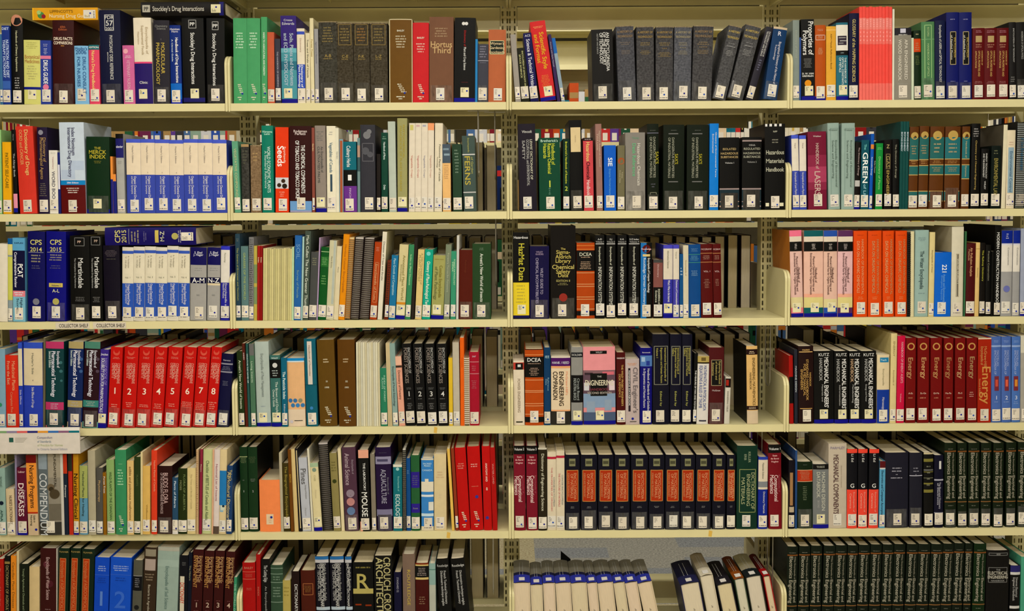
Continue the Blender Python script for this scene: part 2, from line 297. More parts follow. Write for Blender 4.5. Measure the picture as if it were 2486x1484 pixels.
1667 1720 303 1 1b211a tm|L 6 7 1 999 36;V 15 62 46 6 9a9c8c DANGEROUS PROPERTIES;V 15 62 28 6 9a9c8c OF INDUSTRIAL MATERIALS;V 34 46 62 8 a8a030 SAX'S;R 24 70 10 11 777;R 24 70 66 67 777;F 26 70 79 83 887|last dark green industrial hazards volume
1722 1744 300 1 0a7ad8 -|V 10 62 70 4 cde Glossary of Environmental Terms;V 10 40 36 4 cde Environmental|tall bright blue glossary
1747 1795 334 0 0c0a0a t|B 70 100 22323a;B 70 72 988;B 88 89 b98;B 94 96 b98;H 16 5 b8a070 ISOLATED;H 22 5 b8a070 HAZARDOUS;H 27 5 b8a070 SUBSTANCES;H 35 4 bbb Volume 1|black hazardous substances volume with torn top
1801 1848 333 2 0c0a0a t|B 70 100 22323a;B 4 6 988;B 70 72 988;B 88 89 988;B 94 96 988;H 11 4 aaa OSHA;H 16 5 aa9 REGULATED;H 22 5 aa9 HAZARDOUS;H 27 5 aa9 SUBSTANCES;H 34 4 999 Volume 2|black hazardous substances volume beside materials handbook
1857 1909 301 0 191414 -|R 2 12 0 3 ddd;R 22 34 0 3 ddd;R 46 58 0 3 ddd;R 70 82 0 3 ddd;H 9 4 bba NFP;L 17 23 2 aa9 40;W 29 37 H azardous;W 39 47 M aterials;W 49 57 H andbook;R 4 20 92 96 ddd8bc;R 72 92 92 96 ddd8bc|black hazardous materials handbook with striped edges
@2 4
1925 1942 328 -4 3c4cae -|B 0 5 4a5cd0;B 5 48 e0d8ca;V 9 22 50 3 877 Third;V 50 80 50 5 ccd Encyclopedia of Laser Physics|
1942 1959 329 -2 3c4cae -|B 0 5 4a5cd0;B 5 48 e0d8ca;V 9 20 50 3 877 Third;V 50 80 50 5 ccd Encyclopedia of Laser Physics|
1963 2008 320 -2 742038 -|B 30 45 8a2c48;B 45 65 a84060;B 65 75 8a2c48;H 6 4 cbb Webber;V 15 48 50 8 ccb0a8 HANDBOOK of;V 51 82 50 15 ccb0a8 LASERS|crimson lasers handbook
2012 2040 299 -3 93aaa4 -|F 22 94 6 84 7d9690;H 8 4 6a807a Webster;V 20 74 72 5 60756f Encyclopedia of Environmental;V 20 64 44 5 60756f Science and Engineering|left pale green environmental encyclopedia volume
2043 2075 299 1 93aaa4 -|F 22 94 6 84 7d9690;H 8 4 6a807a Webster;V 20 74 72 5 60756f Encyclopedia of Environmental;V 20 64 44 5 60756f Science and Engineering|right pale green environmental encyclopedia volume
2073 2087 345 5 1c1416 u|V 8 50 60 4 a99 The Dictionary of Energy;R 5 90 57 66 bbb|
2089 2108 340 3 145060 -|V 6 14 50 6 7cc The;V 18 62 52 13 fff GREEN;V 64 84 50 7 9cd of Life|
2109 2117 325 6 1256b8 -|R 0 100 14 20 d8863a;V 24 76 50 3 cde Renewable Energy|
2118 2123 352 5 101014 x|V 14 76 50 3 aaa Solar Power|
2125 2142 348 3 1f8a3c -|L 6 10 2 9d9;V 17 80 50 5 8ed088 Dictionary of Plants|
2146 2164 340 1 1c1814 -|F 22 82 20 42 887a54;V 6 14 50 7 a89a68 N;V 23 40 50 8 9a8a54 GAS;V 44 80 50 7 b09a50 ENGINEER|
2167 2183 338 0 15120f -|V 6 60 50 4 998 The Dictionary of Energy|
*3 2183 2204 295 4 1c4a48 x|V 12 34 50 4 cde BIOMASS ENERGY|
2205 2227 308 5 5c361c -|B 13 40 2a6464;B 40 41 c0a060;B 47 48 c0a060;B 48 58 2a6464;B 58 59 c0a060;B 78 79 c0a060;B 79 91 2a6464;B 91 92 c0a060;C 52 11 9 b89a54;L 22 34 4 b8b088;L 41 46 2 d0a060|first brown and teal gold-sealed handbook
2229 2252 306 5 5c361c -|B 13 40 2a6464;B 40 41 c0a060;B 47 48 c0a060;B 48 58 2a6464;B 58 59 c0a060;B 78 79 c0a060;B 79 91 2a6464;C 52 11 9 b89a54;L 22 34 4 b8b088;L 41 46 2 d0a060|second brown and teal gold-sealed handbook
2255 2289 307 5 5c361c t|B 13 40 2a6464;B 39 40 c0a060;B 46 47 c0a060;B 47 58 2a6464;B 58 59 c0a060;B 78 79 c0a060;B 79 91 2a6464;B 90 91 c0a060;C 50 11 11 b89a54;L 19 33 3 c8c098 70;L 41 45 2 d0a060;L 49 55 3 b8b088|third brown and teal gold-sealed handbook
2292 2329 307 5 5c361c t|B 13 40 2a6c74;B 39 40 c0a060;B 46 47 c0a060;B 47 58 2a6c74;B 58 59 c0a060;B 78 79 c0a060;B 79 91 2a6464;B 90 91 c0a060;C 50 11 12 b89a54;L 19 33 3 c8c098 70;L 41 45 2 d0a060;L 49 55 3 b8b088|fourth and widest brown teal gold-sealed handbook
2333 2352 307 5 5c361c -|B 13 40 2a6c74;B 39 40 c0a060;B 46 47 c0a060;B 47 63 2a6c74;B 63 64 c0a060;C 50 11 9 b89a54;V 18 38 50 4 b8b088 Handbook of;V 48 61 50 4 b8b088 Dynamics|
2356 2377 300 5 100b0c -|L 5 16 4 ccc;V 19 80 50 4 b09858 Chemistry and Chemical Engineering|black chemistry book with gold vertical lettering
2380 2399 361 3 181516 -|V 8 50 64 4 ccc ENERGY TECHNOLOGY;V 8 48 30 4 ccc AND THE ENVIRONMENT;V 54 68 50 4 ccc WILEY|
2404 2427 354 3 12201e -|L 6 14 2 886;V 20 80 50 10 9a8e4c ENVIRONMENTAL LAW|dark green environmental law book
2430 2440 303 7 dcd4b8/5a5448 xp||
2442 2462 316 4 ddd0b4 -|L 14 20 2 b98;R 14 82 22 80 8fa8b8;V 27 79 50 7 446a88 Environmental Control|
2465 2486 295 7 c6d0d4 s|V 18 56 60 9 3a80b0 of the Environment|pale blue spiral environment book at the frame edge
2487 2500 295 7 c6d0d4 xp||
@3 1
-10 18 592 0 e0d8c8 x||wide plain white box file
19 31 579 -1 8a9aa0 -|B 0 7 1a5a9a;B 7 20 d8d080;B 22 74 c8c85c|
32 62 578 -2 5aa0cc -|H 6 4 246 KAPLAN;B 15 63 121a3a;V 31 47 62 13 fff PCAT;V 17 59 25 7 eef Comprehensive Review;B 63 70 e0808c;L 64 69 2 fff 90;B 70 100 7ab4cc;V 72 86 70 6 234 Higher;V 72 86 40 6 234 Score|light blue and navy test review book
67 109 562 -1 14125a -|H 12 12 d0c878 CPS;H 20 10 d0c878 2014;R 5 92 23 23.6 889;L 25 35 3 c8c080 78;L 37 42 2 667 60;C 50 78 8 778|navy compendium dated 2014
112 160 562 -1 17107a t|H 12 12 d0c878 CPS;H 20 10 d0c878 2015;R 5 92 23 23.6 889;L 25 33 3 c8c080 72;L 37 42 2 667 60;R 14 84 57.5 62 c8b45c;H 60 4 23206a Volume 1;H 66 8 d0d0b0 A-L;C 50 78 8 b0a860|deep blue compendium dated 2015
171 219 573 -3 0f0c0c t|F 25 76 2 12 777;H 7 6 d0b0a0 PP;V 26 61 56 13 d8d8d8 Martindale;V 26 61 28 4 aaa The Complete Drug Reference;L 71 77 3 999 50|wider black complete drug reference
221 250 573 -3 0f0c0c -|F 8 86 1 11 777;H 6 6 c0a898 PP;V 25 61 56 12 d8d8d8 Martindale;V 26 61 18 4 aaa The Complete Drug Reference;L 71 78 4 999 70|narrower black complete drug reference
254 294 596 -5 1c1424 t|L 6 15 5 776e72 80;L 17 19 1 665|dark purple hardback with small pale heading
*6 296 460 599 0 d8d2c4 -|B 5 9 3a58b8;B 9 48 ded6c0;V 12 28 60 4 a09a88 R. Vardanyan;V 12 30 36 4 a09a88 V. Hruby;H 41 4 998 Vol. {1,2,3,4,5,6};B 49 94 2e54b4;V 50 78 62 6 dde Organic-Chemical Drugs;V 50 76 40 5 ccd and Their Synonyms|cream and blue organic drugs volume
461 500 601 1 8a8a8c -|B 0 24 1c1a58;H 7 5 dde S. Ebel;H 10 5 dde J. Hager;B 24 100 a09e9c;L 27 33 2 888 72;B 41 49 18123a;H 45 12 eee A-M;H 65 4 888 6th|grey and navy volume marked A-M
502 533 601 2 8a8a8c -|B 0 24 1c1a58;H 7 5 dde S. Ebel;H 10 5 dde J. Hager;B 24 100 a09e9c;L 27 33 2 888 82;B 41 49 18123a;B 49 52 d8c8a8;H 45 11 eee N-Z;H 65 4 888 6th|grey and navy volume marked N-Z
535 557 598 1 2a2a9a -|B 0 5 3438c0;B 5 49 ddd8d0;V 9 22 50 4 998 Pharmacology;V 50 82 62 5 ccd Encyclopedia of;V 50 70 34 5 ccd Natural Products|slim white and blue products encyclopedia
@3 2
567 585 568 -3 2c4454 -|L 5 9 2 887 50;V 15 80 50 4 a0a060 The Genera of Ericaceae and Vaccinium|
586 604 598 -2 5a7a7c -|V 6 80 50 5 a0b068 GRASSES OF THE WORLD|
604 616 576 0 77777a -|L 2 80 30 333 80|
616 624 597 0 b8a850 x|B 25 50 7a9060;B 55 78 7a9060|
624 630 597 1 a02420 x|V 3 60 50 3 ddb Index|
630 637 597 1 8a1c1c x|V 3 60 50 3 ddb Index|
*14 638 708 604 1 {c8c088,d2c890,b8b080}/cfc890 xp||
708 713 600 1 b8d8b0 xp||
713 730 572 3 2a62a8 -|V 8 34 50 9 6a98c8 SOIL;V 38 82 50 5 78a0a8 Survey of Florida|
730 735 575 4 a8ccc8 xp||
734 748 561 7 46524a -|V 5 86 50 7 d0d8cc Mark Cullen The New Greener Thumb|slim tall grey-green gardening book
749 768 612 6 4a4c4c -|L 8 20 4 997|
768 771 577 7 b8a0c8 xp||
771 791 600 9 1a5426 -|B 6 7 9b8;B 13 27 2a6a30;L 14 25 5 9c8;L 38 52 4 8b7|
791 809 584 8 c8c4a4 -|V 5 80 40 3 887 Plant Books;R 60 90 0 80 b0b8b0|
809 821 598 9 d8ccaa xq|V 20 60 50 3 998 Plants|
821 836 569 13 e08c18 -|V 8 80 50 5 b06820 Hortica Colour Encyclopedia|tall orange leaning book
837 849 575 11 e0c890/a8743c sx||
850 870 575 13 c8c0b8/2a2020 sx||first black spiral-bound volume
872 895 577 14 c8c0b8/2a2020 sx||second black spiral-bound volume
897 914 588 13 a8401c -|L 6 12 3 d98 50;F 22 82 26 78 c87850;V 28 76 50 5 d8a070 Encyclopedia of Fruits|
916 927 563 13 ddd6c4/c8c098 x|V 3 80 50 4 666 Diseases of Trees and Shrubs|
932 942 632 9 6a3020 -|L 3 80 20 222 70|
943 959 620 8 2070a0 -|V 5 62 50 6 a8d0e0 Plant Growth and Composition|
960 982 594 10 d0c494 cu|V 14 74 60 6 908850 Annotated Plant World;V 20 70 34 4 989060 Encyclopedia;B 77 80 d08828|cream plant encyclopedia with orange strip
983 996 594 10 3a845c -|V 8 70 50 4 b0e0b0 Index to Plant Diseases|
997 1005 577 9 2c2724 x||
1007 1023 606 8 d8c080 -|V 5 50 66 5 a8a068 A DICTIONARY OF;V 5 54 32 5 a8a068 PLANT NAMES|
1024 1044 606 8 0aa088 -|C 45 6 5 7cc;V 17 84 50 8 e8f4e8 Glossary of Plant-Pathological Terms|bright teal plant pathology glossary
1046 1076 620 6 a0a060 cu|L 5 8 1 887738 80;V 16 66 66 8 807830 Concise Encyclopedia;V 18 70 30 8 6a7048 of Plant Pathology|olive-green concise plant pathology encyclopedia
1077 1091 594 5 78846e -|V 10 68 50 4 b0b8a0 Forestry Terms for Foresters|
1093 1106 610 2 3a9070 -|V 12 50 66 4 b0e0b8 FOREST PATHOLOGY;V 12 42 34 4 b0e0b8 INDEX|
1107 1113 572 2 c8c8c4/d0d0cc x||
1114 1147 607 0 54200f t|V 6 60 50 4 6a3020 Pathology|wide plain dark brown hardback
1147 1192 592 -3 2a442a t|V 13 77 50 8 dde4d8 Arnett's New World of Insects;L 5 9 2 898 30;L 79 80 1 998 40|tall dark green insects book at row end
@3 3
1246 1285 564 -1 0b0a08 c|H 6 6 ddd Hazardous;V 13 56 54 15 c8c040 HazMat Data;B 58 96 e0c830;L 60 90 8 ecd850 70;B 96 99 1c1a50|black and yellow hazardous data book
1286 1333 598 0 1c1040 t|H 8 4 98a WILEY;H 11 4 98a GUIDES;V 30 66 62 7 a098b8 WILEY GUIDE TO;V 16 79 38 7 a098b8 CHEMICAL INCOMPATIBILITIES|dark purple chemical incompatibilities guide
1337 1398 549 -1 1c1a14 t|H 24.5 5 c0b060 The;H 28 9 c0b060 Sigma-;H 33 9 c0b060 Aldrich;H 37.5 9 c0b060 Library;H 41 4 c0b060 of;H 44 10 c8b868 Chemical;H 49 10 c0b060 Safety;H 53 9 c0b060 Data;H 59 5 aaa060 EDITION II;L 61 64 2 c0b878 46;C 50 77 10 903028|extra wide black chemical safety data book
1400 1444 590 0 ac4414 -|B 3 4 d07838;B 8 9 d07838;B 10 37 1a1210;B 39 40 d09060;B 54 55 d09060;B 57 58 d09060;B 71 72 d09060;B 74 75 d09060;B 87 88 d09060;B 90 96 1a1210;H 15 8 ccb DCEA;L 18 20 1 ccb 72;L 24 35 5 bba 76|orange and black banded compounds index
1446 1468 571 -1 0f0e0e -|R 2 98 10 11 bbb;H 5 4 ccc A-D;H 8 4 aaa Volume 1;V 14 36 50 5 ccb Encyclopedia of;V 38 84 50 9 c8c8c0 INFORMATION SYSTEMS|first of four black information systems volumes
1472 1494 571 0 0f0e0e -|R 2 98 10 11 bbb;H 5 4 ccc E-J;H 8 4 aaa Volume 2;V 14 36 50 5 ccb Encyclopedia of;V 38 84 50 9 c8c8c0 INFORMATION SYSTEMS|second of four black information systems volumes
1499 1521 571 0 0f0e0e -|R 2 98 10 11 bbb;H 5 4 ccc K-R;H 8 4 aaa Volume 3;V 14 36 50 5 ccb Encyclopedia of;V 38 84 50 9 c8c8c0 INFORMATION SYSTEMS|third of four black information systems volumes
1526 1553 571 0 0f0e0e t|R 2 98 10 11 bbb;H 5 4 ccc S-Z Index;H 8 4 aaa Volume 4;V 14 36 50 5 ccb Encyclopedia of;V 38 84 50 9 c8c8c0 INFORMATION SYSTEMS|fourth and widest black information systems volume
1555 1583 590 0 141014 -|R 0 50 0 100 2470b8;C 50 8 10 581418;H 8 4 ebb Routledge;R 18 82 15 18 d8c080;V 20 66 72 6 ddd Encyclopedia of Computer Technology;V 20 82 34 6 cde Routledge German Dictionary|blue and black technical dictionary with red diamond
1586 1609 631 0 80504c -|B 0 5 444;B 5 47 80504c;B 47 100 161010;V 8 30 50 4 caa Dictionary;V 50 80 60 5 ccb ENGINEERING AND;V 50 80 30 5 ccb Science|short dusty rose and black book
1610 1633 595 0 3636a0 cu|B 0 5 4a48c0;B 5 47 d8cfc0;V 8 32 50 5 887 Information Sciences;V 48 78 60 6 dde What's What in the Internet|first white and blue information book
1634 1649 595 0 4440a8 -|B 0 5 4a48c0;B 5 47 d8cfc0;V 8 20 50 4 998 Third;V 48 82 60 5 dde Dictionary of Communications|
1650 1659 617 0 1a5088 -|L 20 34 3 cde|
1659 1672 596 -3 d0c8b0 -|V 8 80 50 3 a09070 Encyclopedia of|
1672 1702 594 -3 0a4888 -|L 5 10 4 7aa0c8 60;R 0 100 13 14 3a8080;L 15 22 4 7ab0c0 76;R 0 100 24 25 3a8080;L 35 43 4 a0b8d0 56|blue bound volume with pale spine text
1703 1732 593 -3 541610 -|H 7 4 caa MCGRAW;B 12 13 a87048;B 24 25 a87048;L 15 21 3 c0a090 62;H 37 4 caa VOL. 1;L 47 60 6 b09080 56|wider brown-red bound volume
1733 1753 593 -3 541610 -|H 7 4 caa MCGRAW;B 12 13 a87048;B 24 25 a87048;L 15 21 3 c0a090 72;H 37 4 caa VOL.;L 47 57 5 b09080 60|narrower brown-red bound volume
@3 4
1914 1951 560 -5 e0b8b0/b87028 cu|B 0 7 e87090;B 7 13 ddd0c0;B 13 24 12100f;L 15 22 4 ccc 26;V 43 60 70 6 503030 Handbook of;V 30 70 56 5 503030 Physical-Chemical Properties and;V 26 74 38 5 503030 Environmental Fate for Organic Chemicals;B 77 89 d8cc98;B 89 96 e07888|pink-topped chemical properties volume
1952 1999 560 0 e4b8a8 cu|B 0 7 1a5a60;B 7 13 ddd0c0;B 13 24 12100f;L 15 22 4 ccc 22;V 43 60 62 6 503030 Handbook of;V 30 70 50 5 503030 Physical-Chemical Properties and;V 26 74 36 5 503030 Environmental Fate for Organic Chemicals;B 73 77 e8a890;B 77 89 d8cc88;B 89 96 1a5a60|teal-topped chemical properties volume
2000 2033 560 0 e0b8a8 cu|B 0 7 2a50a8;B 7 13 ddd0c0;B 13 24 12100f;L 15 22 4 ccc 26;V 43 60 66 6 503030 Handbook of;V 30 70 52 5 503030 Physical-Chemical Properties and;V 26 74 34 5 503030 Environmental Fate for Organic Chemicals;B 79 89 d8cc98;B 89 96 2a50a8|blue-topped chemical properties volume
2034 2070 560 1 e0b4b8 cu|B 0 7 58305a;B 7 13 ddd0c0;B 13 24 12100f;L 15 22 4 ccc 26;V 43 60 70 6 503030 Handbook of;V 30 70 54 5 503030 Physical-Chemical Properties and;V 26 74 38 5 503030 Environmental Fate for Organic Chemicals;B 73 77 e8a890;B 77 89 d8cc88;B 89 96 58305a|purple-topped chemical properties volume
2073 2106 561 0 da4a12 -|L 4 6 1 a83810 72;V 10 74 64 6 e89868 HANDBOOK OF ENVIRONMENTAL;V 12 72 32 7 e8a070 DATA ON ORGANIC CHEMICALS;L 76 80 2 e89868 50|first vivid orange organic chemicals volume
2108 2141 561 0 da4a12 -|L 4 6 1 a83810 60;V 10 74 70 6 c88858 HANDBOOK OF ENVIRONMENTAL;V 12 72 38 7 c89868 DATA ON ORGANIC CHEMICALS;L 76 80 2 e89868 50|second vivid orange organic chemicals volume
2144 2171 561 0 da4a12 -|L 4 6 1 a83810 72;V 10 74 74 6 c88858 HANDBOOK OF ENVIRONMENTAL;V 12 72 32 7 d8a070 DATA ON ORGANIC CHEMICALS;L 76 80 2 e89868 50|third vivid orange organic chemicals volume
2174 2202 561 1 da4a12 -|L 4 6 1 a83810 66;V 10 74 74 6 c88858 HANDBOOK OF ENVIRONMENTAL;V 12 72 36 7 c89060 DATA ON ORGANIC CHEMICALS;L 76 80 2 e89868 50|fourth vivid orange organic chemicals volume
2203 2210 564 1 181412 sx||
2210 2219 562 1 d8d0a8 x||
2220 2253 559 3 94b0ac -|L 8 13 3 6a8088 60;V 24 68 50 10 3a5054 The Water Encyclopedia;L 72 74 1 6a8088 72|pale teal water encyclopedia
2254 2267 564 5 d8c890 -|V 14 70 50 3 887040 Encyclopedia of Water|
2268 2308 613 3 0a62d0 -|V 19 31 56 12 fff 221;V 34 78 56 6 6aa8f0 Aquatic and Environmental;V 36 74 42 4 60a0f0 Emergency Response|short bright blue book lettered in white
2309 2338 551 3 d2ccb8/b0a890 -|R 44 58 30 78 6a6458;F 36 60 30 78 aaa088;V 31 77 51 4 d2ccb8 WATER QUALITY|tall cream book with grey title strip
2339 2343 562 4 3a6a48 x||
2344 2366 591 4 4a1a1c -|V 6 45 50 6 d0a078 Air Pollution Analysis;V 6 30 24 4 c09070 Methods|maroon air pollution book
2366 2376 589 1 d8b878 x|B 8 9 b89050;V 25 75 50 3 a08850 Directory|
2377 2391 590 2 1c1a14 -|V 4 70 56 4 b0b040 The Railway Dictionary|
2392 2405 595 2 121010 -|V 2 70 50 4 887 Practical Construction|
2405 2411 610 3 181414 x||
2412 2428 547 4 100e0e -|V 8 88 50 7 ddd MODERN CONSTRUCTION HANDBOOK|slim tall black construction handbook
2429 2456 560 4 9a9a9c -|B 0 15 122a8a;L 3 10 3 ccd 30;B 15 17 ccd;B 17 48 ddd8d0;V 18 46 60 4 888 Construction;C 50 68 8 6a70b0|white grey and blue volume
2457 2474 560 4 9a9a9c -|B 0 15 122a8a;B 15 17 ccd;B 17 48 ddd8d0;V 18 46 60 4 888 Construction|
2476 2490 555 3 98a0b8 u||
@4 1
-12 14 848 -3 7aa0b8 -|C 50 70 5 386|pale blue book cut by the frame edge
15 46 863 -4 d03020 -|V 8 48 68 8 e89a70 Medicinal Plants;V 8 40 28 8 e8a080 From the East;V 50 78 50 6 e08060 Complete Five|red medicinal plants book
47 57 832 -4 2c40b0 -|B 0 7 3450c0;B 7 50 d8ccb0;V 52 80 50 4 bbd Side Effects|
58 104 832 -2 2c40b0 m|B 0 7 3450c0;B 7 50 d8c8a8;V 12 38 50 5 776 Meyler's Side;H 44 4 877 4;V 52 76 50 6 ccd Side Effects of Drugs|wide cream and blue side effects volume
104 109 820 1 66604a x||
110 154 830 0 0c3c40 t|B 0 8 b83868;V 11 30 72 7 dde Encyclopedia of;V 11 64 46 10 eef Pharmaceutical Technology;V 11 30 26 7 cdd Second Edition;C 84 24 4 3a6a70;C 86 34 4 3a6a70;C 88 45 3 3a6a70;B 70 79 b83868;L 71 78 3 ecd 50;L 86 88 1 ccd 46;B 97 100 b86068|teal pharmaceutical technology volume with pink bands
162 198 830 4 14285a t|B 0 8 a89868;V 10 30 76 7 dde Encyclopedia of;V 10 64 50 10 eef Pharmaceutical Technology;V 10 28 24 6 cdd Second Edition;C 88 20 4 3a5a90;C 88 34 4 3a5a90;B 68 76 a89868;L 69 75 2 dcb 60;L 84 88 2 ccd 50;B 93 100 b0a080|navy pharmaceutical technology volume with tan bands
199 237 830 6 2c0c20 t|B 0 8 4a8070;V 10 30 74 7 dde Encyclopedia of;V 10 64 48 10 eef Pharmaceutical Technology;V 10 28 24 6 cdd Second Edition;C 88 20 4 504050;C 88 34 4 504050;B 68 76 3a8078;L 69 75 3 cdc 66;L 84 88 2 ccd 50;B 93 100 6aa898|maroon pharmaceutical technology volume with teal bands
237 257 849 7 3c2c88 cu|H 6 5 dde Jouyban;V 11 45 72 7 887cc8 HANDBOOK OF;V 11 80 36 8 dde SOLUBILITY DATA FOR PHARMACEUTICALS|purple solubility data handbook
261 290 843 8 c01c10 t|C 50 6.5 8 d05040;C 50 4.5 6 c01c10;L 12 15 2 e8a898 66;V 20 45 74 7 e8a090 COMPREHENSIVE;V 20 40 50 7 e8a090 MEDICINAL;V 20 38 28 7 e8a090 CHEMISTRY II;H 54 15 f4e0d0 1;L 70 75 2 eba 60|red medicinal chemistry volume numbered 1
293 327 843 9 c01c10 t|C 50 6.5 8 d05040;C 50 4.5 6 c01c10;L 12 15 2 e8a898 66;V 20 45 74 7 e8a090 COMPREHENSIVE;V 20 40 52 7 e8a090 MEDICINAL;V 20 38 32 7 e8a090 CHEMISTRY II;H 55 15 f4e0d0 2;L 68 75 3 eba 50|red medicinal chemistry volume numbered 2
328 364 843 10 c01c10 t|C 50 6.5 8 d05040;C 50 4.5 6 c01c10;L 12 15 2 e8a898 56;V 20 45 70 7 e8a090 COMPREHENSIVE;V 20 40 50 7 e8a090 MEDICINAL;V 20 38 32 7 e8a090 CHEMISTRY II;H 55 15 f4e0d0 3;L 71 75 2 eba 66|red medicinal chemistry volume numbered 3
365 394 843 12 c01c10 t|C 50 6.5 8 d05040;C 50 4.5 6 c01c10;L 12 15 2 e8a898 66;V 20 45 74 7 e8a090 COMPREHENSIVE;V 20 40 50 7 e8a090 MEDICINAL;V 20 38 28 7 e8a090 CHEMISTRY II;H 55 15 f4e0d0 4;L 70 77 3 eba 70|red medicinal chemistry volume numbered 4
396 430 843 13 c01c10 t|C 50 6.5 8 d05040;C 50 4.5 6 c01c10;L 12 15 2 e8a898 60;V 20 45 72 7 e8a090 COMPREHENSIVE;V 20 40 50 7 e8a090 MEDICINAL;V 20 38 32 7 e8a090 CHEMISTRY II;H 55 15 f4e0d0 5;L 70 75 2 eba 70|red medicinal chemistry volume numbered 5
434 464 843 14 c01c10 t|C 50 6.5 8 d05040;C 50 4.5 6 c01c10;L 12 15 2 e8a898 66;V 20 45 74 7 e8a090 COMPREHENSIVE;V 20 40 52 7 e8a090 MEDICINAL;V 20 38 28 7 e8a090 CHEMISTRY II;H 55 15 f4e0d0 6;L 68 80 6 eba 90|red medicinal chemistry volume numbered 6
466 497 843 14 c01c10 t|C 50 6.5 8 d05040;C 50 4.5 6 c01c10;L 12 15 2 e8a898 60;V 20 45 72 7 e8a090 COMPREHENSIVE;V 20 40 50 7 e8a090 MEDICINAL;V 20 38 28 7 e8a090 CHEMISTRY II;H 54 15 f4e0d0 7;L 69 79 5 eba 90|red medicinal chemistry volume numbered 7
499 524 843 15 c01c10 t|C 50 6.5 7 d05040;C 50 4.5 5 c01c10;L 12 15 2 e8a898 76;V 20 45 78 7 e8a090 COMPREHENSIVE;V 20 40 50 7 e8a090 MEDICINAL;V 20 38 24 7 e8a090 CHEMISTRY II;H 55 15 f4e0d0 8;L 68 78 4 eba 90|red medicinal chemistry volume numbered 8
525 557 859 11 12163a t|H 9 4 aab Stevens;B 13 15 889;L 17 23 3 99a 80;B 24 26 889;L 37 44 4 889 56|navy hardback leaning against shelf bracket
@4 2
577 595 853 -7 25331c -|V 12 76 50 6 c8d0b8 Arnett's New World of Insects|
596 603 834 -9 54241c x|V 8 30 50 3 cbb INDEX|
603 609 834 -7 2a5450 x|V 8 60 50 3 cdd WHAT'S IN THE NAMES OF|
610 622 835 -6 4a7058 -|B 0 14 666;V 10 80 50 5 b0c8b0 Living Insects|
624 658 830 -7 aab8b4 cu|V 14 65 52 7 808c8a Encyclopedia of Pest Management;L 75 77 1 8090a0 50|pale grey-blue pest management encyclopedia
659 684 863 -5 3a6a66 cu|B 6 32 0c0e0e;H 4 4 cdd WILEY;C 50 14 6 ccc;L 20 30 3 ccc 66;V 37 80 62 6 c8d8d0 The Brown and Doyle;V 48 72 32 6 c8d8d0 Owner's Guide|teal and black pet guide with leaping animal
685 699 869 -3 14607c -|V 20 60 50 7 dee The Pesticide Index;V 66 84 50 4 bcd Editors|
700 742 870 -5 e0b080 x|B 0 4 1c84c8;B 4 6 c8d8e0;B 75 100 dcc8b0;C 16 62 5 3a70a8;C 44 62 5 3a70a8;C 74 62 5 8a8a70;C 30 69 5 3a78b0;C 58 69 5 3a80c0;C 87 69 5 3a78b0;C 20 93 4 c8c0c8;R 36 84 91 92 222|peach box-like book with blue hexagon row
744 772 823 -7 1a5c70 -|R 26 66 3 52 d0c8c0;V 5 50 46 4 a08070 Handbook of Pesticides;B 52 53 1a5060;C 50 79 4 3a80c0|teal book with long paper strip
777 819 826 -9 5f451c z|L 21 27 2 e8dcc0 40;H 48 4 ddc 51;H 55 4 ddc 1990|left brown forestry abstracts volume
823 865 825 -5 5c3c18 z|L 21 27 2 e0d0b0 40;H 48 4 ddc 52;H 55 4 ddc 1991|right brown forestry abstracts volume
*11 866 924 832 -2 {d8d4bc,c8c0a0,cccab8}/d0cdb8 xp||
925 941 894 -7 2c7a5c -|V 12 60 66 4 a0d0b8 INDEX OF FOREST;V 12 50 34 4 a0d0b8 PLANTS|
*3 942 953 834 -13 c8b890 xp||
954 967 834 -12 84a09c -|V 28 76 50 5 34484c Encyclopedia of Forest Entomology|
969 984 866 -10 dc9e88 -|B 0 12 e0b098;B 13 16 3a3028;V 20 62 50 6 6a4a40 Dictionary of Forestry|
986 1009 835 -11 15171a -|V 5 36 72 6 b0b0b0 ENCYCLOPEDIA OF;V 5 48 36 9 8a807a FOREST SCIENCES;H 61 12 ccc 1;L 53 56 2 888 60;L 66 68 1 888 60;L 72 80 4 999 60|black forest sciences volume numbered 1
1011 1035 835 -9 15171a -|V 5 36 72 6 b0b0b0 ENCYCLOPEDIA OF;V 5 48 36 9 8a807a FOREST SCIENCES;H 61 12 ccc 2;L 53 56 2 888 60;L 66 68 1 888 60;L 72 80 4 999 60|black forest sciences volume numbered 2
1038 1062 835 -8 15171a -|V 5 36 72 6 b0b0b0 ENCYCLOPEDIA OF;V 5 48 36 9 8a807a FOREST SCIENCES;H 61 12 ccc 3;L 53 56 2 888 60;L 66 68 1 888 60;L 72 80 4 999 60|black forest sciences volume numbered 3
1065 1089 835 -6 15171a -|V 5 36 72 6 b0b0b0 ENCYCLOPEDIA OF;V 5 48 36 9 8a807a FOREST SCIENCES;H 61 12 ccc 4;L 53 56 2 888 60;L 66 68 1 888 60;L 72 80 4 999 60|black forest sciences volume numbered 4
1090 1100 869 -2 d8b430 -||
1101 1117 832 -3 b8b0a0 -||
1118 1128 820 -2 e0601c xp|V 14 60 50 3 c84a10 Directory|
1128 1140 868 -1 b89c78/d8d0c0 sx||
1140 1164 855 -2 a01c30 -|H 6 4 cab SAF;B 13 14 c07880;L 18 26 3 c07880 60;B 29 30 c07880;L 38 50 5 b07078 60|crimson bound volume beside bookend
@4 3
1247 1274 876 -2 ddd0bc x|B 3 14 b83c34;R 20 90 4 14 1a1414;R 40 70 6 10 ccc;V 28 80 50 7 a0917e POWER ENGINEERING;R 20 82 94 96 332|cream engineering book with red picture top
